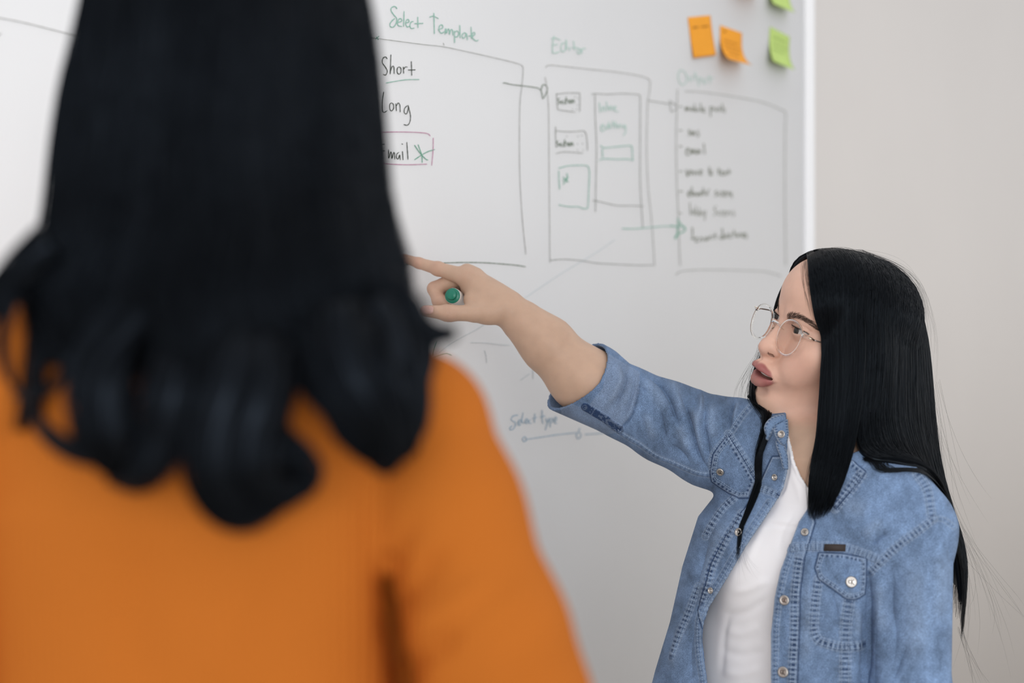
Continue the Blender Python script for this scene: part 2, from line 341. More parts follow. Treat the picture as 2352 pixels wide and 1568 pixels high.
ink('handwritten_word', 'mint', 3.2, C2, [[(712, 1110), (745, 1096), (735, 1070), (713, 1100), (725, 1145), (762, 1125)], [(790, 1080), (765, 1096), (775, 1125), (795, 1090), (800, 1045), (803, 1125)], [(815, 1075), (818, 1117)], [(845, 1030), (850, 1117)], [(825, 1075), (890, 1068)], [(872, 1035), (876, 1115)], [(895, 1070), (898, 1112)], [(912, 1112), (917, 1072), (935, 1077), (938, 1112)], [(978, 1075), (956, 1090), (965, 1112), (980, 1080), (986, 1150), (958, 1195)]], 'pale green handwriting reading editing')
ink('drawn_box', 'green', 2.9, C2, [[(710, 1300), (745, 1326), (850, 1318), (1000, 1305), (1042, 1304), (1055, 1330), (1063, 1468)], [(730, 1340), (735, 1430)], [(695, 1462), (750, 1446), (900, 1452), (1000, 1450), (1072, 1462)]], 'green drawn box')
ink('drawn_box', 'green', 2.9, C3, [[(252, 172), (350, 147), (450, 140), (550, 142), (578, 160), (590, 230), (583, 400), (575, 585), (560, 610), (520, 612), (470, 592), (380, 592), (300, 580), (252, 570)], [(255, 200), (258, 300), (265, 405)]], 'green drawn box')
ink('drawn_star', 'deep', 2.6, C3, [[(345, 225), (345, 290), (300, 352)], [(300, 268), (360, 325)], [(298, 312), (362, 268)]], 'green asterisk')
ink('drawn_arrow', 'green', 3.0, C3, [[(945, 830), (1080, 832), (1250, 818), (1400, 805), (1568, 805), (1640, 808)]], 'green arrow shaft')
ink('drawn_arrow', 'deep', 3.6, C5, [[(90, 912), (185, 928)], [(170, 830), (195, 890), (250, 958), (160, 1012), (140, 1055)], [(175, 845), (168, 1000), (143, 1055)]], 'green arrow head')
ink('drawn_line', 'pale', 2.2, C3, [[(870, 950), (700, 1070), (520, 1180), (300, 1310), (0, 1510), (-190, 1635), (-420, 1780), (-640, 1930), (-820, 2025), (-940, 2095), (-1060, 2190)]])
ink('handwritten_word', 'mint', 2.6, C4, [[(205, 758), (180, 820), (200, 908), (240, 922), (275, 880), (262, 800), (205, 758)], [(300, 830), (306, 882), (330, 872), (335, 830)], [(365, 780), (371, 882)], [(345, 825), (390, 822)], [(398, 840), (407, 940)], [(402, 852), (430, 850), (430, 882), (407, 890)], [(450, 850), (460, 912), (482, 902), (486, 852)], [(520, 820), (530, 912)], [(495, 852), (572, 850)]], 'pale handwriting reading Output')
ink('drawn_box', 'faint', 4.0, C4, [[(255, 995), (400, 1000), (600, 1025), (800, 1055), (1000, 1090), (1150, 1130), (1300, 1195), (1352, 1230), (1350, 1400), (1348, 1568), (1346, 2000), (1350, 2500), (1356, 2900)], [(175, 970), (165, 1300), (160, 1568), (168, 2000), (185, 2400), (192, 2640), (204, 2900)]])
ink('drawn_line', 'faint', 4.0, C5, [[(150, 1435), (200, 1400), (350, 1383), (600, 1380), (900, 1388), (1100, 1400), (1270, 1445)]])
W_ = dict(crop4=[('mobile push', [[(195, 1165), (225, 1160)], [(260, 1212), (262, 1165), (281, 1207), (286, 1165), (306, 1207)], [(330, 1170), (318, 1195), (335, 1210), (345, 1185), (330, 1170)], [(360, 1130), (362, 1215), (385, 1197), (365, 1180)], [(400, 1180), (402, 1217)], [(425, 1125), (430, 1222)], [(445, 1207), (470, 1190), (455, 1175), (447, 1212), (482, 1225)],
    [(530, 1160), (535, 1275)], [(532, 1170), (560, 1165), (560, 1195), (535, 1205)], [(580, 1170), (585, 1212), (605, 1202), (608, 1170)], [(642, 1165), (622, 1180), (640, 1197), (622, 1217)], [(662, 1130), (662, 1222)], [(663, 1192), (685, 1180), (690, 1235)]]),
    ('sms', [[(190, 1422), (225, 1422)], [(312, 1413), (290, 1430), (310, 1452), (288, 1482)], [(325, 1482), (328, 1430), (346, 1472), (351, 1430), (368, 1480)], [(407, 1418), (385, 1440), (410, 1467), (388, 1497)]])],
  crop5=[('email', [[(185, 72), (220, 76)], [(262, 122), (290, 110), (275, 90), (258, 122), (265, 165), (297, 160)], [(305, 157), (310, 100), (325, 152), (336, 100), (350, 152)], [(382, 100), (360, 125), (372, 157), (390, 110), (395, 152)], [(408, 110), (412, 152)], [(445, 40), (458, 157)]]),
    ('voice to text', [[(185, 338), (220, 338)], [(255, 318), (275, 392), (290, 320)], [(310, 325), (300, 360), (320, 375), (325, 340), (310, 325)], [(345, 330), (348, 382)], [(387, 325), (365, 347), (387, 377)], [(400, 357), (430, 340), (415, 320), (398, 362), (437, 375)], [(505, 288), (510, 382)], [(490, 330), (540, 335)], [(527, 348), (515, 375), (537, 375), (527, 348)], [(605, 300), (605, 377)], [(590, 330), (625, 330)], [(625, 362), (650, 345), (635, 335), (630, 377), (657, 370)], [(660, 340), (692, 377)], [(692, 335), (660, 382)], [(710, 310), (715, 372)], [(695, 345), (737, 345)]]),
    ('elevator screens', [[(185, 550), (225, 550)], [(278, 582), (310, 570), (295, 545), (275, 582), (300, 612)], [(320, 500), (322, 602)], [(335, 592), (360, 575), (340, 560), (340, 602)], [(365, 560), (378, 602), (392, 560)], [(417, 555), (400, 580), (418, 597), (425, 555)], [(440, 508), (445, 592)], [(425, 550), (465, 550)], [(472, 560), (465, 585), (482, 587)], [(490, 592), (490, 545), (510, 525)], [(592, 540), (565, 560), (590, 582), (560, 607)], [(622, 555), (605, 580), (627, 602)], [(640, 602), (638, 555), (655, 545)], [(660, 582), (685, 570), (670, 550), (660, 602), (692, 595)], [(705, 597), (708, 555), (725, 560), (728, 602)], [(748, 558), (738, 580), (752, 622)]]),
    ('lobby screens', [[(185, 780), (215, 785)], [(300, 665), (305, 802)], [(335, 740), (320, 775), (340, 797), (345, 760), (335, 740)], [(360, 700), (365, 802), (390, 782), (365, 760)], [(400, 720), (405, 807), (430, 787), (405, 765)], [(440, 750), (450, 802)], [(470, 750), (455, 860)], [(582, 705), (555, 730), (580, 770), (548, 812)], [(612, 760), (595, 785), (617, 807)], [(630, 807), (630, 760), (645, 750)], [(655, 787), (680, 775), (665, 755), (655, 807), (692, 800)], [(700, 802), (705, 760), (725, 765), (728, 807)], [(772, 750), (750, 770), (775, 792), (753, 817)]]),
    ('tenant directories', [[(325, 930), (330, 1062)], [(310, 1050), (350, 1045)], [(355, 1062), (380, 1045), (365, 1035), (360, 1087), (392, 1075)], [(405, 1082), (410, 1040), (430, 1045), (432, 1082)], [(477, 1030), (455, 1055), (475, 1072), (485, 1035), (490, 1067)], [(505, 1062), (510, 1025), (530, 1030), (532, 1062)], [(565, 990), (570, 1057)], [(545, 1020), (582, 1015)], [(642, 1015), (615, 1040), (640, 1057), (650, 1030), (640, 940), (655, 1052)], [(670, 1010), (672, 1052)], [(690, 1047), (690, 1005), (708, 1000)], [(715, 1027), (735, 1015), (722, 1000), (715, 1042), (742, 1040)], [(765, 958), (770, 1037)], [(750, 1000), (790, 995)], [(802, 1003), (792, 1030), (812, 1030), (802, 1003)], [(820, 1032), (820, 1000), (838, 995)], [(845, 1000), (848, 1032)], [(858, 1022), (880, 1005), (865, 990), (858, 1032), (887, 1030)], [(902, 988), (885, 1005), (907, 1030), (888, 1052)]])])
WORD_STROKES = {'mobile push': (6, 6), 'sms': (3,), 'email': (5,), 'voice to text': (5, 3, 7), 'elevator screens': (9, 6), 'lobby screens': (6, 6), 'tenant directories': (8, 11)}
for crop, key in ((C4, 'crop4'), (C5, 'crop5')):
    for i, (word, st) in enumerate(W_[key]):
        cl = 'dim' if word == 'lobby screens' else 'olive'; k = 1
        ink('list_dash', cl, 3.2, crop, st[:1])
        for w_, n_ in zip(word.split(), WORD_STROKES[word]): ink('handwritten_word', cl, 3.0, crop, st[k:k + n_], 'dark handwriting reading ' + w_); k += n_
ink('drawn_line', 'moss', 2.6, C6, [[(150, 255), (640, 232), (800, 226), (1000, 222), (1200, 225), (1400, 238), (1600, 256), (1715, 274)]])
ink('drawn_squiggle', 'deep', 2.0, C6, [[(300, 780), (330, 745), (370, 735), (378, 760), (355, 830)], [(250, 800), (264, 815), (250, 842)], [(262, 848), (280, 880), (302, 855)]], 'thin green squiggle')
ink('drawn_squiggle', 'deep', 2.0, C6, [[(560, 1385), (590, 1370), (650, 1350), (720, 1325), (770, 1318), (825, 1340)], [(640, 1160), (600, 1280), (590, 1350)]], 'thin green squiggle')
ink('drawn_line', 'pale', 2.0, C6, [[(1050, 1185), (1250, 1190), (1400, 1210), (1520, 1215)], [(1220, 1280), (1240, 1350), (1245, 1430)]])
ink('handwritten_word', 'blue', 3.0, C8, [[(877, 798), (850, 800), (815, 815), (806, 850), (840, 870), (850, 900), (825, 945), (795, 955), (790, 935), (812, 910)], [(870, 882), (910, 870), (900, 845), (875, 872), (885, 907), (908, 890)], [(930, 770), (917, 860), (937, 887)], [(945, 872), (980, 860), (970, 835), (948, 867), (960, 887), (987, 877)], [(1012, 845), (990, 862), (1000, 887), (1022, 880)], [(1055, 780), (1050, 882)], [(1030, 835), (1077, 820)]], 'blue handwriting reading select')
ink('handwritten_word', 'blue', 3.0, C8, [[(1130, 745), (1135, 870), (1147, 887)], [(1110, 820), (1165, 805)], [(1170, 830), (1182, 872)], [(1207, 825), (1182, 900), (1165, 957)], [(1212, 840), (1217, 927)], [(1214, 852), (1235, 830), (1247, 855), (1222, 882)], [(1260, 872), (1285, 845), (1275, 815), (1260, 842), (1267, 882), (1292, 885)]], 'blue handwriting reading type')
ink('drawn_line', 'blue', 2.8, C8, [[(945, 1025), (925, 1050), (940, 1080), (963, 1068), (962, 1038), (945, 1025)], [(965, 1055), (1100, 1035), (1300, 1005), (1500, 985)], [(1520, 975), (1495, 1005), (1505, 1045), (1535, 1035), (1540, 992), (1515, 980)], [(1532, 935), (1515, 975)], [(1580, 1003), (1700, 995), (1850, 980)]], 'blue line between small circles')
ink('drawn_line', 'pale', 2.4, C8, [[(1035, 300), (1037, 412)], [(900, 430), (1000, 360)]])
ink('drawn_line', 'grey', 2.8, PXL, [[(-60, 30), (0, 41), (60, 53), (120, 68), (186, 85), (260, 104)]])
ink('drawn_mark', 'grey', 3.0, PXL, [[(1566, 1304), (1571, 1309)]])
ink('drawn_mark', 'grey', 3.0, PXL, [[(-4, 82), (3, 76)]])

# ------------------------------------------------------------------ sticky notes
M['note_orange'] = mat('note_orange', (.86, .36, .035), .7, .2, vary=(30, .03))
M['note_green'] = mat('note_green', (.50, .66, .20), .7, .2, vary=(30, .03))
M['note_ink_o'] = mat('note_ink_orange', (.42, .20, .05), .7, .1); M['note_ink_g'] = mat('note_ink_green', (.30, .42, .16), .7, .1)
def note(u, v, tilt, curl, lean, colour, label, lines, size=.0762):
    """stuck along its top edge at pixel (u, v); curl lifts the lower edge off the board"""
    top = BP(u, v); a = math.radians(tilt); ex = BD * math.cos(a) - np.array([0, 0, 1]) * math.sin(a); ez = -BD * math.sin(a) * 1 - np.array([0, 0, 1]) * math.cos(a)
    g = empty('sticky_note', tuple(top), label, 'sticky note', 'sticky notes at the upper right of the whiteboard'); bpy.context.view_layer.update()
    def pt(x, t, o=0.0):
        th = curl * 2.0 * max(0, t - .18) ** 1.4 * (1 + lean * x)      # bending angle grows down the sheet
        n = 24; s = np.linspace(0, t, n); ang = curl * 2.0 * np.maximum(0, s - .18) ** 1.4 * (1 + lean * x)
        dz = ((np.cos(ang[1:]) + np.cos(ang[:-1])) * .5 * np.diff(s)).sum(); dn = ((np.sin(ang[1:]) + np.sin(ang[:-1])) * .5 * np.diff(s)).sum()
        return top + ex * x * size + ez * dz * size + BN * (dn * size + .0008 + o)
    nx, nt = 9, 15; xs = np.linspace(-.5, .5, nx); ts = np.linspace(0, 1, nt)
    f = np.array([pt(x, t) for t in ts for x in xs]); b = np.array([pt(x, t, -.0005) for t in ts for x in xs]); q = grid_faces(nt, nx)
    e = np.array([i for i in range(nx)] + [i * nx + nx - 1 for i in range(1, nt)] + [(nt - 1) * nx + i for i in range(nx - 2, -1, -1)] + [i * nx for i in range(nt - 2, 0, -1)])
    e2 = np.roll(e, -1); k = nx * nt
    new_mesh('sheet', np.vstack([f, b]), np.vstack([q, q[:, ::-1] + k, np.stack([e, e + k, e2 + k, e2], 1)]), M['note_' + colour], g)
    if lines:
        parts = []
        for (x0, x1, t) in lines:
            xx = np.linspace(x0, x1, 22); tt = t + .020 * np.sin(np.arange(22) * 2.1) + .008 * np.sin(np.arange(22) * .9)
            parts.append(tubes(np.array([[pt(x, t_, .0006) for x, t_ in zip(xx, tt)]]), .0005, 4))
        new_mesh('scribble', *merge(parts), M['note_ink_' + colour[0]], g)
note(1605.5, 37.5, -12.5, .06, 0, 'orange', 'flat orange sticky note with one faint line, left of the curled orange note', [(-.36, -.12, .26), (.02, .34, .26)])
note(1679, 67.0, 2.0, .66, .12, 'orange', 'curled orange sticky note covered in faint handwriting, lower edge lifted off the whiteboard', [(-.36, -.26, .12), (-.36, .30, .34), (-.40, .38, .46), (-.36, .34, .58), (-.3, .2, .72)])
note(1791, 73.0, 6.5, .40, .25, 'green', 'lower green sticky note with faint handwriting beside the white frame of the board', [(-.36, .30, .22), (-.36, .38, .40), (-.36, .2, .56)])
note(1790, -58.0, 5.5, .42, .25, 'green', 'upper green sticky note cut off by the top of the picture', [])
note(1713, -93.0, 4.0, .72, .1, 'orange', 'orange sticky note at the top edge, only its curled lower edge showing', [])
# ------------------------------------------------------------------ the presenter: head frame
YAW, PIT, ROL = [math.radians(a) for a in (70.0, 8.4, 20.0)]
HC = np.array([.4575, 1.995, 1.431])
hf = np.array([-math.sin(YAW) * math.cos(PIT), -math.cos(YAW) * math.cos(PIT), math.sin(PIT)])
hl = np.array([math.cos(YAW), -math.sin(YAW), 0.0]); hu = np.cross(hf, hl); hu *= np.sign(hu[2])
hl, hu = math.cos(ROL) * hl - math.sin(ROL) * hu, math.sin(ROL) * hl + math.cos(ROL) * hu
HR = np.stack([hl, hf, hu], 1)                       # columns: her left, forward, up
def H(x, y, z): return HC + HR @ np.array([x, y, z], float)

UPLIP = [(.0240, .0885, -.0742), (.017, .0985, -.0695), (.0095, .1050, -.0660), (.0035, .1060, -.0652), (0, .1054, -.0658)]
UPR = [.0016, .0032, .0044, .0049, .0048]
LOLIP = [(.0240, .0880, -.0750), (.017, .0950, -.0800), (.0095, .0988, -.0846), (.0035, .1004, -.0858), (0, .1006, -.0860)]
LOR = [.0018, .0042, .0060, .0069, .0069]
EYEC = np.array([.0310, .0752, .0020]); EYER = .0122
def head_sd(q):
    a = q.copy(); a[:, 0] = np.abs(a[:, 0])
    d = ell(a, (0, -.014, .032), (.0735, .094, .076))                       # skull
    d = su(d, ell(a, (0, .035, .046), (.064, .0615, .058)), .03)            # forehead
    d = su(d, ell(a, (0, .022, -.052), (.0585, .063, .070)), .03)           # face
    d = su(d, ell(a, (.041, .050, -.028), (.027, .031, .030)), .022)        # cheekbones
    d = su(d, ell(a, (.029, .067, -.055), (.020, .021, .024)), .018)        # cheeks
    d = su(d, cone(a, (.045, -.002, -.080), (.013, .068, -.109), .019, .0175), .024)   # jaw
    d = su(d, ell(a, (0, .0735, -.1085), (.021, .0205, .0185)), .014)       # chin
    d = su(d, ell(a, (0, .0745, -.072), (.028, .0265, .024)), .012)         # muzzle
    d = su(d, cone(a, (.012, .0840, .0165), (.042, .070, .018), .008, .007), .014)   # brow
    d = ss(d, ell(a, (.034, .1005, -.001), (.0175, .0160, .0125)), .012)    # sockets
    d = su(d, cone(a, (0, .0825, .006), (0, .1000, -.031), .0088, .0092), .012)      # bridge
    d = su(d, cone(a, (0, .0800, .000), (0, .0880, -.038), .0105, .0135), .008)      # nose root
    d = su(d, ell(a, (0, .1030, -.0375), (.0120, .0112, .0100)), .009)      # tip
    d = su(d, cone(a, (.0106, .1010, -.0325), (.0120, .0930, -.0372), .0056, .0066), .0055) # wings
    d = su(d, cone(a, (0, .1050, -.0445), (0, .0965, -.0510), .0040, .0040), .004)   # between the nostrils
    d = ss(d, su(cone(a, (.0086, .1030, -.0398), (.0102, .0962, -.0425), .0032, .0036), cone(a, (.0095, .0975, -.0420), (.0062, .0940, -.0330), .0036, .0030), .003), .0010)  # nostrils
    # eyelids around the eyeball, open in an almond
    lid = ell(a, EYEC, (.0148, .0140, .0136)); lid = su(lid, cone(a, (.0460, .0665, .0015), (.049, .062, .0015), .004, .004), .006)
    d = su(d, lid, .006)
    dx = (a[:, 0] - .0315) / .0152
    zc = .0020 + .0012 * dx; up = .0050 * np.sqrt(np.clip(1 - dx * dx, 0, 1)) ; lo = .0038 * (1 - dx * dx)
    op = np.maximum(np.maximum(a[:, 2] - zc - up, zc - lo - a[:, 2]), np.maximum(np.abs(dx) * .0152 - .0150, .070 - a[:, 1]))
    op = np.maximum(op, a[:, 1] - .105)
    crease = np.abs(a[:, 2] - zc - up - .0042 - .0008 * dx) - .0004
    d = np.where((np.abs(dx) < 1.15) & (a[:, 1] > .07), d + .0007 * np.exp(-(crease / .0011) ** 2), d)
    d = ss(d, op, .0012)
    d = np.minimum(d, ell(a, EYEC, (EYER - .0012,) * 3))
    d = su(d, cone(a, (0, .0955, -.0540), (0, .1030, -.0625), .0060, .0072), .006)   # upper lip skin
    d = su(d, cone(a, (0, .1020, -.0620), (.019, .0885, -.0690), .0072, .0060), .006)
    # lips
    d = ss(d, ell(a, (0, .113, -.0755), (.017, .015, .006)), .006)
    d = su(d, chain(a, UPLIP, UPR, .006), .0040)
    d = su(d, chain(a, LOLIP, LOR, .006), .0040)
    mz = -.0745 + .0016 * (1 - (a[:, 0] / .024) ** 2) * (a[:, 0] < .024)
    d = ss(d, np.maximum(np.abs(a[:, 2] - mz) - .0050 * np.sqrt(np.clip(1 - (a[:, 0] / .0240) ** 2, 0, 1)), np.maximum(a[:, 0] - .0240, .080 - a[:, 1])), .0012)
    d = ss(d, ell(a, (0, .0945, -.0985), (.016, .0070, .0055)), .008)       # under the lip
    d = ss(d, cone(a, (0, .1070, -.0545), (0, .1135, -.0600), .0020, .0022), .003)   # philtrum
    return d
SKIN = np.array([.72, .45, .345])
def head_color(V):
    q = (V - HC) @ HR; a = q.copy(); a[:, 0] = np.abs(a[:, 0])
    c = np.tile(SKIN, (len(V), 1))
    blush = np.exp(-((a - (.044, .070, -.040)) ** 2).sum(1) / .024 ** 2) + .8 * np.exp(-((a - (0, .112, -.04)) ** 2).sum(1) / .013 ** 2)
    c = c * (1 - .25 * np.clip(blush, 0, 1)[:, None]) + .25 * np.clip(blush, 0, 1)[:, None] * np.array([.70, .33, .27])
    lip = np.minimum(chain(a, UPLIP, UPR, .006), chain(a, LOLIP, LOR, .006))
    w = smooth((.0022 - lip) / .0022)[:, None]
    c = c * (1 - w) + w * np.array([.37, .130, .122])
    ins = (np.abs(q[:, 0]) < .02) & (q[:, 1] < .0965) & (q[:, 1] > .06) & (np.abs(q[:, 2] + .0752) < .006)
    #c[ins] = (.07, .02, .018)
    nos = np.exp(-(np.minimum(cone(a, (.0086, .1030, -.0398), (.0102, .0962, -.0425), 0, 0), cone(a, (.0095, .0975, -.0420), (.0062, .0940, -.0330), 0, 0)) / .0036) ** 4)[:, None]
    c = c * (1 - .8 * nos) + .8 * nos * np.array([.10, .035, .028])  # nostrils: redder skin, plus painted-in shade because the holes are shallow
    lidw = np.exp(-(((a - (.032, .084, .006)) / (.016, .01, .005)) ** 2).sum(1))[:, None] * .35
    c = c * (1 - lidw) + lidw * np.array([.34, .17, .12])
    return c
def eye_part(sx, parent):
    """eyeball turned straight ahead: white, dark iris, pupil, as one mesh with three materials"""
    c = EYEC * (sx, 1, 1); n, k = 26, 32
    th = np.concatenate([np.linspace(.0, .22, 5), np.linspace(.2201, .50, 6), np.linspace(.5001, math.pi - .01, 15)])
    ph = np.arange(k) / k * 2 * math.pi
    r = EYER + .0006 * np.exp(-(th / .42) ** 2)
    V = np.stack([(r * np.sin(th))[:, None] * np.cos(ph), np.broadcast_to((r * np.cos(th))[:, None], (n, k)), (r * np.sin(th))[:, None] * np.sin(ph)], -1).reshape(-1, 3)
    yaw = .12; V = V @ np.array([[math.cos(yaw), -math.sin(yaw), 0], [math.sin(yaw), math.cos(yaw), 0], [0, 0, 1]])
    q = grid_faces(n, k, True); row = q[:, 0] // k
    return new_mesh('eye', HC + (V + c) @ HR.T, q, [M['pupil'], M['iris'], M['eye_white']], parent, fmat=np.where(row < 5, 0, np.where(row < 11, 1, 2)))
def fuzz(name, pts, n, length, direction, spread, r, parent, fn, seed, lift=.0004):
    """short hairs growing along pts (head frame) over the skin"""
    rng = np.random.default_rng(seed); c = catmull(pts, 200)
    t = np.clip(rng.uniform(0, 1, n), 0, 1); i = (t * 199).astype(int)
    wid = spread * np.interp(t, [0, .15, .6, 1], [.75, 1, .8, .15])
    root = c[i] + np.stack([0 * t, 0 * t, rng.uniform(-1, 1, n) * wid], -1)
    dirs = np.array([np.array([np.interp(tt, np.linspace(0, 1, len(direction)), np.array(direction)[:, k]) for k in range(3)]) for tt in t]) + rng.normal(0, .16, (n, 3))
    L = length * rng.uniform(.7, 1.15, n); s = np.linspace(0, 1, 5)
    p = root[:, None] + nrm(dirs)[:, None] * (L[:, None] * s)[:, :, None]
    f = p.reshape(-1, 3); e = 2e-4
    for _ in range(3):
        g = nrm(np.stack([fn(f + np.eye(3)[k] * e) - fn(f - np.eye(3)[k] * e) for k in range(3)], -1)); f = f - g * (fn(f) - lift)[:, None]
    p = f.reshape(n, 5, 3)
    V, Fc = tubes(HC + p @ HR.T, r * np.array([1, 1, .9, .7, .3])[None], 3)
    return new_mesh(name, V, Fc, M['brow_hair'], parent)
M['pupil'] = mat('pupil', (.004, .004, .004), .08, .6)
M['iris'] = mat('iris', (.028, .014, .008), .08, .6, vary=(900, .4))
M['eye_white'] = mat('eye_white', (.62, .58, .56), .12, .5)
M['brow_hair'] = mat('brow_hair', (.060, .036, .026), .55, .3)
M['lash'] = mat('lash', (.010, .008, .008), .5, .3)
M['teeth'] = mat('teeth', (.74, .71, .66), .2, .5)
def face_parts(parent):
    for sx in (1, -1):
        eye_part(sx, parent)
        m = np.array([sx, 1, 1])
        fuzz('eyebrow', np.array([(.0125, .0915, .0150), (.021, .089, .0192), (.032, .0835, .0222), (.042, .075, .0205), (.052, .064, .0140)]) * m, 460, .0060,
             np.array([(.35, 0, 1), (.8, -.1, .55), (1, -.4, .05), (.8, -.7, -.35)]) * m, .0034, .00013, parent, head_sd, 3 if sx > 0 else 4)
        # upper lashes along the lid margin
        x = np.linspace(.0185, .0462, 70); dx = (x - .0315) / .0152; z = .0020 + .0012 * dx + .0050 * np.sqrt(np.clip(1 - dx * dx, 0, 1))
        y = EYEC[1] + np.sqrt(np.clip(.0145 ** 2 - (x - EYEC[0]) ** 2 - (z - EYEC[2]) ** 2, 1e-8, 1)); base = np.stack([x, y, z], -1)
        s = np.linspace(0, 1, 5)[None, :, None]; out = np.stack([.35 * dx, np.full_like(x, .9), np.full_like(x, .05)], -1)
        ln = (.0036 + .002 * smooth((dx + 1) / 2))[:, None, None]
        p = base[:, None] + nrm(out)[:, None] * ln * s + np.array([0, 0, .0030]) * s ** 2 - np.array([0, 0, .0012]) * s
        a = tubes(HC + (p * m) @ HR.T, .00016 * np.linspace(1, .3, 5)[None], 3)
        b = tubes((HC + (base * m) @ HR.T)[None], .00042, 4)
        new_mesh('eyelashes', *merge([a, b]), M['lash'], parent)
    # upper teeth
    ts = []
    for i in range(-4, 4):
        an = (i + .5) * .27; c = np.array([.0165 * math.sin(an), .0800 + .0165 * math.cos(an), -.0712])
        ts.append(boxm((-.0024, -.0012, -.0040), (.0024, .0012, .0030), np.array([[math.cos(an), -math.sin(an), 0], [math.sin(an), math.cos(an), 0], [0, 0, 1]]), c, .0007))
    V, Fc = merge(ts); new_mesh('teeth', HC + V @ HR.T, Fc, M['teeth'], parent)
# ------------------------------------------------------------------ the presenter: arm, hand, trunk
HAND = dict(
    wrist=P(1163, 706, 2.075), palm=P(1110, 668, 2.080),
    imcp=P(1072, 637, 2.074), ipip=P(1006, 617, 2.086), idip=P(962, 604, 2.098), itip=P(927, 593, 2.108),
    mmcp=P(1072, 630, 2.094), mpip=P(998, 663, 2.094), mdip=P(1008, 691, 2.080), mtip=P(1038, 699, 2.076),
    rmcp=P(1082, 632, 2.113), rpip=P(1012, 664, 2.120), rdip=P(1016, 697, 2.108), rtip=P(1046, 702, 2.100),
    pmcp=P(1096, 640, 2.129), ppip=P(1036, 672, 2.137), pdip=P(1038, 700, 2.126), ptip=P(1064, 704, 2.118),
    tcmc=P(1140, 715, 2.062), tmcp=P(1093, 719, 2.050), tip=P(1030, 719, 2.044), ttip=P(977, 714, 2.040))
ELB = P(1352, 880, 2.075); SHR = P(1700, 1020, 2.02)
def px_r(n, d): return n * .5 * d / F
def hand_sd(p):
    h = HAND
    palm = su(cone(p, h['wrist'], h['imcp'], .0225, .0150), cone(p, h['wrist'], h['mmcp'], .0215, .0150), .012)
    palm = su(palm, su(cone(p, h['wrist'], h['rmcp'], .0200, .0135), cone(p, h['wrist'], h['pmcp'], .0185, .0120), .012), .012)
    thumb = chain(p, [h['wrist'], h['tcmc'], h['tmcp'], h['tip'], h['ttip']], [.0190, .0170, .0120, .0113, .0082], .008)
    web = su(cone(p, P(1084, 688, 2.064), P(1128, 690, 2.066), .0125, .0150), cone(p, P(1076, 664, 2.080), P(1100, 668, 2.076), .0090, .014), .01)
    d = su(palm, thumb, .010); d = su(d, web, .012)
    d = su(d, cone(p, P(1073, 622, 2.082), P(1092, 632, 2.084), .0085, .010), .010)      # knuckle
    fg = chain(p, [h['imcp'], h['ipip'], h['idip'], h['itip']], [.0130, .0098, .0080, .0064], .004)
    fg = su(fg, ell(p, h['ipip'], (.0106, .0102, .0100)), .004)
    d = su(d, fg, .005)
    for k, r in (('m', (.0122, .0104, .0098, .0078)), ('r', (.0112, .0092, .0082, .0068)), ('p', (.0098, .0082, .0072, .0060))):
        d = su(d, chain(p, [h[k + 'mcp'], h[k + 'pip'], h[k + 'dip'], h[k + 'tip']], r, .004), .003)
    d = su(d, ell(p, P(1120, 721, 2.058), (.0215, .014, .0158)), .005)
    # creases over the thumb joint and nail bed
    c = h['tip']; t = nrm(h['ttip'] - h['tip'])
    for o, a in ((-.002, .0006), (.0015, .0006)): d = d + a * np.exp(-(((p - c) @ t - o) / .0008) ** 2) * (np.linalg.norm(p - c, axis=1) < .02)
    return d
def arm_sd(p):
    h = HAND; w = h['wrist']
    mid = P(1255, 788, 2.075); mid2 = P(1205, 742, 2.074)
    return chain(p, [w, mid2, mid, P(1332, 866, 2.075), P(1368, 886, 2.075), P(1420, 918, 2.072), P(1500, 955, 2.06), SHR], [.0230, .0262, .0365, .0432, .0428, .0360, .0360, .044], .022)
NB = H(.004, -.048, -.140)                             # base of the neck
TL = nrm(np.array([.755, -.655, 0])); TF = np.array([-.655, -.755, 0.0])   # trunk: her left, forward
TC = np.array([.432, 1.962])
SHL = np.array([.523, 1.872, 1.172])
def trunk_q(p):
    x = (p[:, 0] - TC[0]) * TL[0] + (p[:, 1] - TC[1]) * TL[1]; y = (p[:, 0] - TC[0]) * TF[0] + (p[:, 1] - TC[1]) * TF[1]
    return x, y, p[:, 2]
def loft(p, zs, a, b, cx, cy, pw=2.3):
    x, y, z = trunk_q(p); A = np.interp(z, zs, a); B = np.interp(z, zs, b); X = x - np.interp(z, zs, cx); Y = y - np.interp(z, zs, cy)
    r = (np.abs(X / A) ** pw + np.abs(Y / B) ** pw) ** (1 / pw)
    d = (r - 1) * np.minimum(A, B) * .92
    return np.maximum(d, np.maximum(z - zs[-1], zs[0] - z))
def trunk_sd(p):
    d = loft(p, np.array([.70, .82, .95, 1.02, 1.10, 1.18, 1.24]), [.150, .152, .128, .126, .134, .140, .110], [.098, .095, .082, .084, .092, .090, .062], [0] * 7, [.0, .0, .004, .006, .010, .004, -.012])
    d = su(d, cone(p, SHR, np.array([TC[0], TC[1], 1.255]), .047, .055), .05)
    d = su(d, cone(p, SHL, np.array([TC[0], TC[1], 1.245]), .045, .055), .05)
    return d
def neck_sd(p):
    return su(cone(p, H(0, -.036, -.050), NB, .043, .046), cone(p, NB, np.array([TC[0], TC[1] + .005, 1.215]), .049, .064), .03)
LARM = ([SHL, np.array([.510, 1.835, .93]), np.array([.470, 1.790, .735])], [.043, .037, .025])
def core_sd(p):
    return su(su(su(neck_sd(p), trunk_sd(p), .03), arm_sd(p), .02), chain(p, *LARM, .02), .02)
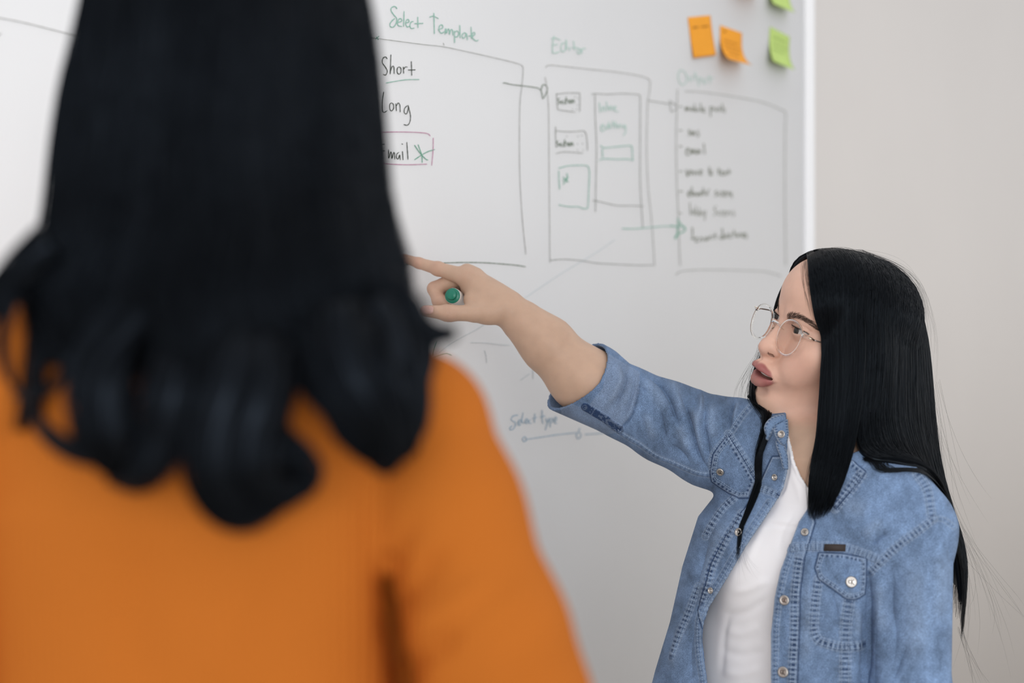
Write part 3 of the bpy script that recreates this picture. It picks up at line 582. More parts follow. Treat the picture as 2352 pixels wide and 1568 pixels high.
def body_sd(p):
    out = np.full(len(p), .5)
    m = np.linalg.norm(p - HC, axis=1) < .21
    if m.any(): out[m] = head_sd((p[m] - HC) @ HR)
    out = su(out, neck_sd(p), .007); out = su(out, trunk_sd(p), .03)
    a = arm_sd(p); out = su(out, a, .02)
    m = np.linalg.norm(p - HAND['palm'], axis=1) < .17
    if m.any(): out[m] = su(out[m], hand_sd(p[m]), .006)
    # other arm, hanging
    out = su(out, chain(p, *LARM, .02), .02)
    m = p[:, 2] < .78
    if m.any():
        q = p[m]; w = np.array([.470, 1.790, .735]); hd = cone(q, w, w + (-.012, -.010, -.075), .026, .026)
        for i in range(4):
            o = np.array([.012, -.012, 0]) * (i - 1.5); b = w + (-.012, -.010, -.080) + o
            hd = su(hd, chain(q, [b, b + (-.012, -.004, -.035), b + (-.004, .004, -.062 + .006 * abs(i - 1.5))], [.0095, .0085, .0070], .003), .004)
        hd = su(hd, chain(q, [w + (0, 0, -.02), w + (-.040, -.028, -.060), w + (-.045, -.030, -.095)], [.016, .0115, .0090], .004), .006)
        out[m] = su(out[m], hd, .01)
    return out
def body_color(V):
    c = head_color(V)
    far = smooth((np.linalg.norm(V - HC, axis=1) - .125) / .04)[:, None]; c = c * (1 - far) + far * np.array([.54, .362, .262])
    h = HAND
    for k in ('itip', 'idip', 'ipip', 'mpip', 'mdip', 'ttip', 'tip', 'imcp'):
        w = np.exp(-(np.linalg.norm(V - h[k], axis=1) / .011) ** 2)[:, None] * .48
        c = c * (1 - w) + w * np.array([.60, .29, .23])
    return c
def thumbnail(parent):
    """nail plate on the thumb's back, towards the lens"""
    h = HAND; t = nrm(h['ttip'] - h['tip']); n = nrm(np.array([-.15, -1.0, .30])); n = nrm(n - t * (n @ t)); s = np.cross(t, n)
    c = h['tip'] + t * (np.linalg.norm(h['ttip'] - h['tip']) * .93)
    gu, gv = np.linspace(-1, 1, 9), np.linspace(-1, 1, 11); V = []
    for b in gv:
        for a in gu:
            w = .0060 * (1 - .12 * max(0, b)) ; x = a * w * math.sqrt(max(0, 1 - max(0, abs(b) - .35) ** 2 * 1.6))
            V.append(c + t * b * .0082 + s * x + n * (.0006 + math.sqrt(max(.0, .0094 ** 2 - x * x)) - .0012 * b - .0010 * b * b))
    V = np.array(V); f = grid_faces(11, 9); Vb = V - n * .0012
    new_mesh('nail', np.vstack([V, Vb]), np.vstack([f, f[:, ::-1] + 99]), M['nail'], parent)
M['nail'] = mat('nail', (.66, .40, .34), .28, .5)
def build_marker():
    c = P(1038, 678, 2.052); ax = nrm(np.array([.20, .95, -.12])); r = 18.6 * 2.05 / F
    g = empty('marker', tuple(c), 'green-capped white dry-erase marker held in the pointing hand', 'marker')
    bpy.context.view_layer.update()
    new_mesh('barrel', *lathe(c, ax, [(.0042, r * .98), (.0050, r * .995), (.012, r), (.090, r), (.092, r * .9), (.118, r * .72), (.1185, 0)], 32), M['marker_white'], g)
    new_mesh('end_plug', *lathe(c, ax, [(.0016, 0), (.0016, r * .60), (.0020, r * .70), (.0026, r * .90), (.0032, r * .955), (.0060, r * .96)], 32), M['marker_green'], g)
    new_mesh('plug_button', *lathe(c + np.array([-.0006, 0, .0006]), ax, [(-.0028, 0), (-.0027, r * .54), (-.0020, r * .62), (.0020, r * .64)], 32), M['marker_green'], g)
    return g
M['marker_green'] = mat('marker_green', (.010, .185, .120), .28, .5)
M['marker_white'] = mat('marker_white', (.72, .70, .67), .35, .5)
# ------------------------------------------------------------------ the presenter's clothes
def inpoly(u, v, poly):
    poly = np.asarray(poly, float); x, y = poly[:, 0], poly[:, 1]; c = np.zeros(len(u), bool); j = len(poly) - 1
    for i in range(len(poly)):
        m = ((y[i] > v) != (y[j] > v)); t = (x[j] - x[i]) * (v - y[i]) / (y[j] - y[i] + 1e-12) + x[i]; c ^= m & (u < t); j = i
    return c
def pdist(u, v, pl, closed=False):
    """distance in pixels to a polyline, arc position of the nearest point, and the side"""
    pl = np.asarray(pl, float); pl = np.vstack([pl, pl[:1]]) if closed else pl
    best = np.full(len(u), 1e9); arc = np.zeros(len(u)); side = np.zeros(len(u)); s0 = 0
    for a, b in zip(pl[:-1], pl[1:]):
        d = b - a; L = np.hypot(*d) + 1e-9; t = np.clip(((u - a[0]) * d[0] + (v - a[1]) * d[1]) / L ** 2, 0, 1)
        ex, ey = u - a[0] - t * d[0], v - a[1] - t * d[1]; q = np.hypot(ex, ey); m = q < best
        best[m] = q[m]; arc[m] = (s0 + t * L)[m]; side[m] = np.sign(d[0] * ey - d[1] * ex)[m]; s0 += L
    return best, arc, side
def polysd(u, v, poly):
    d, _, _ = pdist(u, v, poly, True); return np.where(inpoly(u, v, poly), -d, d)

TZ = np.array([.74, .85, .95, 1.02, 1.10, 1.17, 1.235, 1.275])
def tee_sd(p):
    d = loft(p, TZ, [.190, .182, .168, .160, .150, .148, .120, .075], [.112, .108, .098, .096, .100, .096, .070, .050], [-.038, -.036, -.034, -.030, -.014, 0, 0, 0], [.014, .014, .016, .016, .012, .006, -.008, -.012])
    for s in (-1, 1):
        c = np.array([TC[0], TC[1], 1.105]) + TL * s * .060 + TF * .060
        d = su(d, ell(p, c, (.055, .055, .052)), .05)
    d = np.minimum(d, core_sd(p) - .0045)
    u, v = PX(p); o = polysd(u, v, OPEN)
    return np.maximum(d, shirt_sd(p) + .0062 - .020 * smooth((-o - 4) / 26))
CUFF_A, CUFF_B = P(1346, 880, 2.077), P(1438, 926, 2.07)
def shirt_sd(p):
    d = loft(p, TZ, [.215, .200, .183, .171, .163, .157, .136, .082], [.150, .142, .132, .126, .120, .110, .082, .056], [-.075, -.062, -.052, -.045, -.037, -.026, -.004, 0], [.030, .032, .030, .022, .016, .006, -.010, -.014])
    d = su(d, cone(p, np.array([*TC, 1.240]), SHL, .060, .056), .03)
    arm = chain(p, [SHL, np.array([.512, 1.838, .95]), np.array([.498, 1.815, .84])], [.056, .053, .050], .02)
    d = su(d, arm, .005)
    d = su(d, cone(p, np.array([*TC, 1.240]), P(1712, 1014, 2.02), .062, .058), .03)
    slv = chain(p, [P(1715, 1038, 2.02), P(1632, 1014, 2.04), P(1530, 969, 2.058), P(1438, 925, 2.07), P(1346, 880, 2.077)], [.068, .0620, .0560, .0500, .0495], .02)
    slv = su(slv, cone(p, P(1545, 920, 2.052), P(1594, 934, 2.045), .020, .0225), .010); slv = su(slv, cone(p, P(1655, 950, 2.035), P(1690, 952, 2.03), .020, .0215), .012)
    d = su(d, slv, .012)
    ax = nrm(CUFF_A - CUFF_B); t = (p - CUFF_A) @ ax
    cuff = np.maximum(cone(p, P(1446, 930, 2.07), P(1310, 862, 2.077), .0525, .0575), -t - .0520)
    d = np.where(t > .03, cuff, su(d, cuff, .002))
    m = np.nonzero((p[:, 0] > .38) & (p[:, 0] < .54) & (p[:, 2] < 1.17) & (p[:, 1] < 1.92))[0]
    if len(m):
        q = p[m]; gr = None
        for z in (1.74, 1.76, 1.78, 1.80, 1.82, 1.84, 1.86, 1.88):
            c = chain(q, [P(2003, 1300, z), P(1996, 1380, z), P(1993, 1500, z), P(1990, 1750, z)], [.001, .006, .009, .010], .004); gr = c if gr is None else su(gr, c, .012)
        d[m] = ss(d[m], gr, .012)
    return np.minimum(d, core_sd(p) - .0085)
OPEN = [(1809, 985), (1808, 1040), (1807, 1085), (1798, 1121), (1779, 1155), (1746, 1204), (1713, 1253), (1670, 1326), (1628, 1394), (1615, 1428), (1613, 1470), (1618, 1520), (1626, 1575), (1634, 1700), (1650, 1950), (1775, 1950), (1772, 1640),
        (1771, 1540), (1772, 1454), (1776, 1405), (1781, 1368), (1794, 1309), (1806, 1276), (1815, 1253), (1836, 1198), (1858, 1165), (1885, 1125), (1905, 1080), (1935, 1050), (1990, 1028), (2010, 990), (1990, 900), (1800, 900)]
def shirt_shell(p):
    c = shirt_sd(p); d = np.abs(c + .0024) - .0024
    u, v = PX(p); x, y, z = trunk_q(p)
    o = polysd(u, v, OPEN) * 1.9 / F
    front = np.maximum(o, -(y + .02)); up = np.maximum(o, 1.262 - p[:, 2])
    d = np.maximum(d, -np.minimum(front, up))
    d = np.maximum(d, .80 - p[:, 2])
    t = (p - CUFF_A) @ nrm(CUFF_A - CUFF_B)
    d = np.maximum(d, t - .0120 + np.where(p[:, 2] > 1.36, .12, .50) * (p[:, 2] - 1.36) + .55 * (2.077 - p[:, 1]))     # cuff mouth
    t2 = .845 - p[:, 2]; x2 = p[:, 0] - .505; d = np.where(np.hypot(x2, p[:, 1] - 1.83) < .062, np.maximum(d, t2), d)
    return d
TEENECK = [(1808, 990), (1811, 1005), (1824, 1062), (1838, 1094), (1856, 1121), (1880, 1142), (1915, 1150), (1955, 1135), (1990, 1080), (2010, 1000), (1990, 900), (1790, 900)]
def tee_shell(p):
    d = tee_sd(p); u, v = PX(p); x, y, z = trunk_q(p); o = polysd(u, v, TEENECK) * 1.9 / F
    d = np.maximum(d, -np.minimum(np.maximum(o, -(y + .02)), np.maximum(o, 1.262 - p[:, 2])))
    return np.maximum(np.maximum(d, np.maximum(.80 - p[:, 2], p[:, 2] - 1.30)), np.maximum(np.abs(x) - .158, p[:, 1] - 2.08))

# seams, folds and wear of the denim, read along the cloth's visible side
def c9(*q): return [(1280 + x / 3.733, 780 + y / 3.733) for x, y in q]
def c2(*q): return [(1500 + x / 2.3475, 900 + y / 2.3475) for x, y in q]
def c3(*q): return [(1750 + x / 3.028, 1050 + y / 3.028) for x, y in q]
EDGE_R = OPEN[2:15]; EDGE_L = [(1858, 1165)] + OPEN[16:26][::-1]; EDGE_L = [(1858, 1165), (1836, 1198), (1815, 1253), (1806, 1276), (1794, 1309), (1781, 1368), (1776, 1405), (1772, 1454), (1771, 1540), (1772, 1640)]
def shift(pl, dx, dy=0): return [(x + dx, y + dy) for x, y in pl]
# (line, half width px, pucker strength, stitch offsets px)
SEAMS = [
    (c9((1465, 805), (1560, 950), (1640, 1080), (1712, 1185)), 6, .7, (-4, 0, 4)),
    (c2((560, 512), (610, 530), (672, 556)), 6, .7, (-4, 0, 4)),
    (c9((1665, 562), (1590, 650), (1500, 780), (1370, 935), (1330, 1005), (1320, 1130)), 4, .4, (3,)),
    (c2((440, 568), (380, 625), (320, 710), (283, 778)), 6, .9, (-4, 4)),
    (c2((480, 655), (400, 790), (330, 930), (300, 1040), (268, 1140)), 7, 1.0, (-4, 4)),
    (shift(EDGE_R[2:], -11, -1), 5, .35, (0,)),
    (c2((242, 1045), (200, 1170), (150, 1300), (105, 1430)), 6, .8, (-3, 3)),
    (c9((505, 775), (620, 850), (700, 895), (850, 1000), (1000, 1060), (1180, 1140), (1305, 1163)), 3, .3, (-3,)),
    (c3((190, 632), (300, 622), (430, 620), (560, 625), (730, 680), (830, 722)), 8, .55, (-6, -2, 2, 6)),
    (c3((1190, 430), (1100, 500), (950, 610), (830, 720), (745, 805)), 7, .8, (-5, 4)),
    (c3((1185, 428), (1260, 430), (1335, 482)), 4, .3, (-3,)),
    (c3((1078, 110), (1150, 230), (1182, 428)), 8, .6, (-6, 6)),
    (c3((268, 690), (250, 800), (232, 1000), (230, 1200), (212, 1568), (205, 1800)), 8, 1.0, (-5, 5)),
    (shift(EDGE_L[2:], 11), 5, .5, (0,)),
    (c3((392, 850), (372, 1000), (362, 1190), (392, 1268), (470, 1300), (570, 1318), (712, 1305)), 8, .9, (-5, 5)),
    (c3((606, 985), (585, 1150), (580, 1300), (578, 1568), (575, 1800)), 10, .8, (-8, 8)),
    (c3((690, 120), (600, 245), (510, 352)), 9, .9, (-5, 5)),
]
FLAP_R = c9((1465, 825), (1400, 905), (1345, 985), (1318, 1130), (1330, 1208), (1400, 1258), (1480, 1312), (1560, 1350), (1640, 1348), (1700, 1215))
FLAP_L = c3((400, 668), (560, 675), (722, 705), (720, 860), (712, 948), (640, 982), (590, 980), (500, 915), (402, 845), (375, 770))
COLLAR_L = [(1905, 1040), (1960, 1062), (1986, 1084), (1968, 1110), (1922, 1167), (1906, 1150), (1890, 1110)]
PLACK_R = [(1809, 1050), (1807, 1085), (1798, 1121), (1779, 1155), (1713, 1253), (1670, 1326), (1628, 1394), (1614, 1440), (1606, 1400), (1628, 1343), (1641, 1296), (1670, 1237), (1700, 1188), (1740, 1125), (1775, 1050)]
PLACK_L = [(1858, 1165), (1836, 1198), (1815, 1253), (1794, 1309), (1781, 1368), (1772, 1454), (1772, 1640), (1826, 1640), (1834, 1446), (1836, 1360), (1846, 1280), (1870, 1200)]
# (line, half width px, depth in mm; negative = valley)
FOLDS = [
    (c9((790, 330), (880, 385), (945, 470), (985, 560), (1010, 640), (1045, 740)), 7, -4.0), (c9((700, 330), (800, 420), (880, 520), (930, 640)), 14, 2.2), (c9((900, 350), (1010, 440), (1050, 560), (1090, 680)), 12, 2.2),
    (c9((1055, 480), (1120, 620), (1165, 790), (1200, 950), (1240, 1040), (1300, 1120)), 7, -4.2), (c9((1120, 560), (1180, 690), (1215, 850), (1260, 980)), 9, 2.0), (c9((1030, 700), (1080, 830), (1150, 960)), 12, 1.8),
    (c9((1225, 450), (1238, 560), (1215, 700), (1200, 780)), 8, 3.2), (c9((1255, 480), (1262, 600), (1255, 720)), 8, -2.4), (c9((1250, 700), (1285, 850), (1300, 1000)), 6, -2.6), (c9((1330, 520), (1320, 700), (1345, 880)), 12, 1.4),
    (c9((700, 402), (735, 420), (772, 455)), 4, -2.0), (c9((1520, 520), (1492, 640), (1478, 770)), 6, -2.6), (c9((1560, 530), (1530, 620), (1510, 700)), 5, 1.6), (c9((880, 590), (910, 740), (935, 860)), 7, -2.0), (c9((760, 600), (800, 760), (850, 880)), 10, 1.4),
    (c9((980, 900), (1060, 960), (1140, 1060)), 9, -1.8), (c9((560, 230), (592, 330), (555, 440), (480, 600)), 7, -2.4), (c9((640, 300), (655, 430), (610, 560), (545, 680)), 6, -1.8), (c9((505, 200), (540, 330), (500, 440), (420, 580)), 7, 1.5), (c9((700, 300), (698, 420), (640, 640), (560, 745), (490, 790)), 3.5, -2.6),
    (c2((430, 640), (350, 800), (300, 960), (250, 1150)), 14, 1.6), (c2((300, 800), (250, 980), (210, 1150)), 10, -1.6), (c2((180, 1200), (140, 1350), (100, 1520)), 12, 1.5), (c2((225, 1250), (200, 1400), (210, 1568)), 14, -1.5),
    (c3((760, 620), (820, 560), (880, 520)), 8, -2.2), (c3((700, 560), (780, 480), (860, 440)), 12, 1.6), (c3((480, 240), (620, 330), (760, 400)), 22, 1.2), (c3((590, 720), (580, 850)), 7, -1.6), (c3((470, 900), (520, 1060), (530, 1230)), 6, -1.3),
    (c3((340, 760), (330, 950), (320, 1200), (300, 1500)), 14, 1.4), (c3((360, 800), (350, 950)), 5, -1.2), (c3((640, 1000), (660, 1150), (650, 1280)), 8, 1.0),
    (c3((752, 800), (752, 950), (740, 1150), (732, 1350), (725, 1600)), 12, -8.0), (c3((1100, 620), (1060, 900), (1080, 1200), (1040, 1500)), 26, 2.0), (c3((930, 760), (900, 1000), (930, 1250), (900, 1500)), 22, -2.2), (c3((830, 820), (820, 1000), (850, 1250)), 16, 2.0), (c3((1290, 520), (1330, 750), (1330, 1000)), 16, -1.6), (c3((1010, 1300), (960, 1420), (900, 1568)), 12, -2.0), (c3((1230, 600), (1240, 900), (1220, 1200)), 18, 1.4),
]
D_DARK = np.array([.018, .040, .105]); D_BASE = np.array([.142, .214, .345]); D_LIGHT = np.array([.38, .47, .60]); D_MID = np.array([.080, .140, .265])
def noise2(x, y, seed=0):
    xi, yi = np.floor(x).astype(int), np.floor(y).astype(int); fx, fy = smooth(x - xi), smooth(y - yi)
    def h(a, b): return np.modf(np.abs(np.sin(a * 127.1 + b * 311.7 + seed * 74.7) * 43758.5453))[0]
    return (h(xi, yi) * (1 - fx) + h(xi + 1, yi) * fx) * (1 - fy) + (h(xi, yi + 1) * (1 - fx) + h(xi + 1, yi + 1) * fx) * fy
def dress(V, Nn):
    """raise seams, flaps and folds on the visible side of the cloth; return moved points and denim colour"""
    u, v = PX(V); view = nrm(np.array([0, 0, EYE]) - V); face = smooth(((Nn * view).sum(1) + .05) / .35)
    inf = (u > 1200) & (v < 1750); disp = np.zeros(len(V)); dark = np.zeros(len(V)); light = np.zeros(len(V))
    def near(pl, pad):
        a = np.asarray(pl); return np.nonzero(inf & (u > a[:, 0].min() - pad) & (u < a[:, 0].max() + pad) & (v > a[:, 1].min() - pad) & (v < a[:, 1].max() + pad) & (face > 0))[0]
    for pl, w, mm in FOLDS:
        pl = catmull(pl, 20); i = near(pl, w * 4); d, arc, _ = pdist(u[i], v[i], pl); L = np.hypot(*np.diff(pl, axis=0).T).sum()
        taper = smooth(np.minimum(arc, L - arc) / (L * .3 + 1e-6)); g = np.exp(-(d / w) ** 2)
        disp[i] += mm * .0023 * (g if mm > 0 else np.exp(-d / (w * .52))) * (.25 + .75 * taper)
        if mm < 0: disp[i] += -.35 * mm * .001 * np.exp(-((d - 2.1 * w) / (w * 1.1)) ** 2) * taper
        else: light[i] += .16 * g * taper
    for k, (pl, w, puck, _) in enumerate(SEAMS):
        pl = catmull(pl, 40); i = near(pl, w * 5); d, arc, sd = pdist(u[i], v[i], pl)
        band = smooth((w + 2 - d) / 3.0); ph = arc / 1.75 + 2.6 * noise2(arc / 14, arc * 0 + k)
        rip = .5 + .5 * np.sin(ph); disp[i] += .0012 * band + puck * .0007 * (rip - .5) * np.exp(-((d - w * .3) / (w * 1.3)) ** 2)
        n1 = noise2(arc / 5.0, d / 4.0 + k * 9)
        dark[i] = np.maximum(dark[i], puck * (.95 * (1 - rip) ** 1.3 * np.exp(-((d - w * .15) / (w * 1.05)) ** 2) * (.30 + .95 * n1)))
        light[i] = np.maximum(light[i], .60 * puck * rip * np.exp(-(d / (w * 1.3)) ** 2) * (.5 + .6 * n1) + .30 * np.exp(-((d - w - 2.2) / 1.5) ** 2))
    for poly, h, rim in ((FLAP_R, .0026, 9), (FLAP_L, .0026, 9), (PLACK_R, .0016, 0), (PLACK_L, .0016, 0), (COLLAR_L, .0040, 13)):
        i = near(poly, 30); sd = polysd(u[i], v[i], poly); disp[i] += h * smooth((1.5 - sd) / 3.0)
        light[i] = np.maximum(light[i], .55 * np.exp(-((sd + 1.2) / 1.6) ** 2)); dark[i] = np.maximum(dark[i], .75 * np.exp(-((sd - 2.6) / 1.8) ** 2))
        if rim:
            _, arc, _ = pdist(u[i], v[i], poly, True); rip = .5 + .5 * np.sin(arc / 1.8 + 2 * noise2(arc / 8, arc * 0 + 5)); band = np.exp(-((sd + rim * .55) / (rim * .34)) ** 2)
            dark[i] = np.maximum(dark[i], .80 * band * (1 - rip)); light[i] = np.maximum(light[i], .35 * band * rip); disp[i] += .0006 * band * (rip - .5)
    # rolled cuff: its raw inner seam is dark
    sp = c9((238, 572), (340, 632), (420, 680), (490, 735), (540, 765)); i = near(sp, 40); d, arc, _ = pdist(u[i], v[i], sp)
    b = smooth((9.5 - d) / 2.0); disp[i] += .0022 * b; st = noise2(arc / 3.2, d / 2.6, 3)
    dark[i] = np.maximum(dark[i], b * (.55 + .5 * (st < .62))); light[i] = np.maximum(light[i] * (1 - b), b * .55 * (st > .62))
    # worn blotches, streaks along the cloth
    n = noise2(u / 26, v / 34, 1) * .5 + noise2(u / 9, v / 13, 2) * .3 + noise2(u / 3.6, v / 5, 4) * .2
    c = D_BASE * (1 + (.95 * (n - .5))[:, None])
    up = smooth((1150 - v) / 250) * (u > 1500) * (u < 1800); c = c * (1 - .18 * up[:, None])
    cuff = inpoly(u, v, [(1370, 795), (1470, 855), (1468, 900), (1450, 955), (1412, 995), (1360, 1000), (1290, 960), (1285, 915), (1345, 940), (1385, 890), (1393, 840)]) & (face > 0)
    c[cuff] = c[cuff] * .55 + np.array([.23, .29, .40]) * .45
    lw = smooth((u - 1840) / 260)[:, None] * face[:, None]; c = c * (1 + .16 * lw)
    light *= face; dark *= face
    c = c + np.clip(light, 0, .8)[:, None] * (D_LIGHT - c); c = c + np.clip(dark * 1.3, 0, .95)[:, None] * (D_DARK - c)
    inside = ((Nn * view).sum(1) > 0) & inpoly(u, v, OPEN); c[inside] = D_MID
    return V + Nn * (disp * face)[:, None], c
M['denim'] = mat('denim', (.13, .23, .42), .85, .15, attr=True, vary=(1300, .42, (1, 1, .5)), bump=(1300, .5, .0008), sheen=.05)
M['tee'] = mat('white_cotton', (.90, .89, .91), .85, .15, bump=(700, .15, .0005))
M['thread'] = mat('thread', (.36, .46, .60), .8, .2)
M['snap'] = mat('snap_metal', (.50, .47, .44), .38, .5, metal=1)
M['snap_dark'] = mat('snap_dark', (.12, .10, .09), .45, .5, metal=.8)
M['leather'] = mat('leather_tab', (.045, .035, .032), .6, .3, bump=(300, .3, .0006))
TEE_FOLDS = [(c2((640, 640), (560, 800), (480, 1000)), 12, 1.6), (c2((640, 1000), (520, 1060), (400, 1080)), 12, 2.0), (c2((640, 1090), (520, 1180), (420, 1200), (340, 1180)), 12, -2.2), (c2((600, 1250), (480, 1300), (360, 1270)), 14, 2.0),
             (c2((620, 1380), (480, 1420), (340, 1380)), 14, -2.2), (c2((610, 1480), (470, 1520), (350, 1500)), 14, 2.0), (c2((790, 620), (700, 750), (680, 900)), 9, -1.2), (c2((740, 420), (780, 520), (800, 620)), 9, 1.0), (c2((420, 1150), (380, 1350), (370, 1568)), 10, -1.6)]
def hit(bvh, u, v):
    d = Vector(((u - 1176.0) / F, 1.0, -(v - 784.0) / F)).normalized(); r = bvh.ray_cast(Vector((0, 0, EYE)), d)
    return (np.array(r[0]), np.array(r[1])) if r[0] is not None else (None, None)
def build_shirt(person):
    from mathutils.bvhtree import BVHTree
    V, Q = surface(tee_shell, (.15, 1.75, .78), (.72, 2.16, 1.33), .0025)
    N = vnormals(V, Q); u, v = PX(V); view = nrm(np.array([0, 0, EYE]) - V); face = smooth(((N * view).sum(1)) / .3); disp = np.zeros(len(V))
    for pl, w, mm in TEE_FOLDS:
        pl = catmull(pl, 16); d, arc, _ = pdist(u, v, pl); L = np.hypot(*np.diff(pl, axis=0).T).sum(); disp += mm * .0011 * np.exp(-(d / (w * .8)) ** 2) * smooth(np.minimum(arc, L - arc) / (.3 * L))
    d, _, _ = pdist(u, v, TEENECK[:8]); disp += .0012 * smooth((7 - d) / 2)
    new_mesh('t_shirt', V + N * (disp * face)[:, None], Q, M['tee'], person)
    V, Q = surface(shirt_shell, (.03, 1.70, .79), (.72, 2.20, 1.46), .0023)
    N = vnormals(V, Q); u, v = PX(V); view = nrm(np.array([0, 0, EYE]) - V)
    vis = ((N * view).sum(1) > -.1) & (v < 1640) & (u > 1250)
    fv = vis[Q].any(1)
    Vs, Qs = subdivide(V, Q[fv])
    back = Q[~fv]
    Qall = np.vstack([Qs, back])
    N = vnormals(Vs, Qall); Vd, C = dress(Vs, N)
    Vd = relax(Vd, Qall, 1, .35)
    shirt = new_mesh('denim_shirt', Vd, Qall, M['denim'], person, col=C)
    bvh = BVHTree.FromPolygons([Vector(p) for p in Vd], Qs.tolist())
    # stitches
    for pl, w, puck, offs in SEAMS + [(FLAP_R[:-1], 0, 0, (6.5,)), (FLAP_L[2:] + FLAP_L[:1], 0, 0, (6.5,)), (FLAP_R[:-1], 0, 0, (10.5,)), (FLAP_L[2:] + FLAP_L[:1], 0, 0, (11,))]:
        c = catmull(pl, 200); s = np.concatenate([[0], np.cumsum(np.hypot(*np.diff(c, axis=0).T))]); paths = []
        nrm2 = nrm(np.gradient(c, axis=0)); nn = np.stack([-nrm2[:, 1], nrm2[:, 0]], -1)
        for o in offs:
            if w == 0:
                ctr = np.mean(pl, 0); sg = np.sign(((ctr - c) * nn).sum(1).mean()); o = o * sg
            for a in np.arange(2, s[-1] - 5, 6.0):
                pts = []
                for b in (a, a + 2.1, a + 4.2):
                    q = np.array([np.interp(b, s, c[:, 0]) + o * np.interp(b, s, nn[:, 0]), np.interp(b, s, c[:, 1]) + o * np.interp(b, s, nn[:, 1])]); p, n = hit(bvh, *q)
                    if p is None: break
                    pts.append(p + n * .00015)
                if len(pts) == 3 and np.linalg.norm(pts[2] - pts[0]) < .006: paths.append(pts)
        if paths:
            o = new_mesh('stitching', *tubes(np.array(paths), np.array([[.00030, .00042, .00030]]), 4), M['thread'], shirt); o['kind'] = 'stuff'; o['label'] = 'row of pale stitches'
    # metal snaps
    def snap(uu, vv, r, socket, letters=True):
        p, n = hit(bvh, uu, vv)
        if p is None: return
        ns = [hit(bvh, uu + a * r * .7, vv + b * r * .7)[1] for a, b in ((1, 0), (-1, 0), (0, 1), (0, -1))]; n = nrm(np.sum([q for q in ns + [n] if q is not None], 0))
        R = r * p[1] / F
        if socket:
            o = new_mesh('snap_socket', *lathe(p - n * .0006, n, [(0, R * .5), (.0012, R), (.0024, R * .96), (.0028, R * .80), (.0022, R * .62), (.0012, R * .50), (.0012, R * .30), (.0024, R * .26), (.0024, 0)], 22), M['snap'], shirt)
        else:
            o = new_mesh('snap_button', *lathe(p - n * .0006, n, [(0, R * .8), (.0010, R), (.0024, R * .98), (.0032, R * .86), (.0034, R * .74), (.0031, R * .66), (.0033, R * .3), (.0033, 0)], 22), M['snap'], shirt)
            if letters:
                up = nrm(np.array([0.05, 0, 1]) - n * n[2]); rt = nrm(np.cross(up, n)); rt = rt if rt[0] > 0 else -rt; ps = []
                for st in ([(-.12, .22), (-.34, .26), (-.46, .05), (-.36, -.22), (-.10, -.20)], [(.02, .46), (.02, -.46)], [(.40, .44), (.04, .02), (.44, -.46)]):
                    ps.append(tubes(np.array([[p + n * .0028 + R * (x * rt + y * up) for x, y in st]]), R * .075, 4))
                new_mesh('snap_emblem', *merge(ps), M['snap_dark'], o)
        return o
    for a in ((1780, 1096, 8), (1697, 1222, 10), (1633, 1356, 7.5)): snap(*a, True)
    for a in ((1655, 1083, 9.5), (1849, 1222, 9.5), (1802, 1378, 12), (1799, 1543, 13), (1955, 1336, 13.5), (1880, 1132, 7)): snap(*a, False)
    # leather tab on the yoke seam
    cs = [(1894, 1249), (1918, 1249), (1943, 1250), (1942.5, 1258), (1942, 1266), (1917, 1265.5), (1892, 1265), (1893, 1257)]
    top, bot = [], []
    for q in cs:
        p, n = hit(bvh, *q); p0, n0 = hit(bvh, 1918, 1257); top.append(p + n0 * .0022); bot.append(p - n0 * .001)
    top = np.array(top); bot = np.array(bot); ctr = top.mean(0) + n0 * .0003; k = np.arange(8); k2 = (k + 1) % 8
    new_mesh('leather_tab', np.vstack([top, bot, ctr[None]]), [np.stack([k, k + 8, k2 + 8, k2], 1), np.stack([k, k2, np.full(8, 16)], 1)], M['leather'], shirt, smooth=False)['label'] = 'dark brown leather tab'
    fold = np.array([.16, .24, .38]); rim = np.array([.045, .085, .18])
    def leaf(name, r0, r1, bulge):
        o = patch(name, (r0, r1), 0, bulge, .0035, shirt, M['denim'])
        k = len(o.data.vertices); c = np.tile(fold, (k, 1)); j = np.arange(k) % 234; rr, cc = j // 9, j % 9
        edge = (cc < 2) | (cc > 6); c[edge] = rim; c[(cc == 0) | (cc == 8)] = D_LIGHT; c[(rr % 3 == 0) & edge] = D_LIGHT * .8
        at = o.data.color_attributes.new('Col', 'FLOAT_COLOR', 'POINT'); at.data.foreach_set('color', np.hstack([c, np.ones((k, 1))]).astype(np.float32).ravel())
    z = min(hit(bvh, uu, vv)[0][1] for uu, vv in ((1785, 1060), (1795, 1050), (1775, 1040)) if hit(bvh, uu, vv)[0] is not None) - .004
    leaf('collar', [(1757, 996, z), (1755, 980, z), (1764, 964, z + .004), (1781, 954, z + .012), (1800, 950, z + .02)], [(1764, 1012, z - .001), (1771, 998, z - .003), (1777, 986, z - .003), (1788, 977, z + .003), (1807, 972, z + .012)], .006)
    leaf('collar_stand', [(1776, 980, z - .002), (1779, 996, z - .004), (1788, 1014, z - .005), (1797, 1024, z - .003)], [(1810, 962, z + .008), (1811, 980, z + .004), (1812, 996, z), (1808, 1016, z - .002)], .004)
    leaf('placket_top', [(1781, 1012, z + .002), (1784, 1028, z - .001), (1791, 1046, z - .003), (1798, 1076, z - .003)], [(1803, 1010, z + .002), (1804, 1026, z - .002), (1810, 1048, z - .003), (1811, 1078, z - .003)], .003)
    p = P(1795, 997, z - .0125); o = new_mesh('snap_socket', *lathe(p, nrm(np.array([-.5, -1, .2])), [(0, .002), (.0012, .0052), (.0024, .0048), (.0020, .003), (.0008, .0028), (.0008, 0)], 20), M['snap'], shirt)
    return shirt, bvh
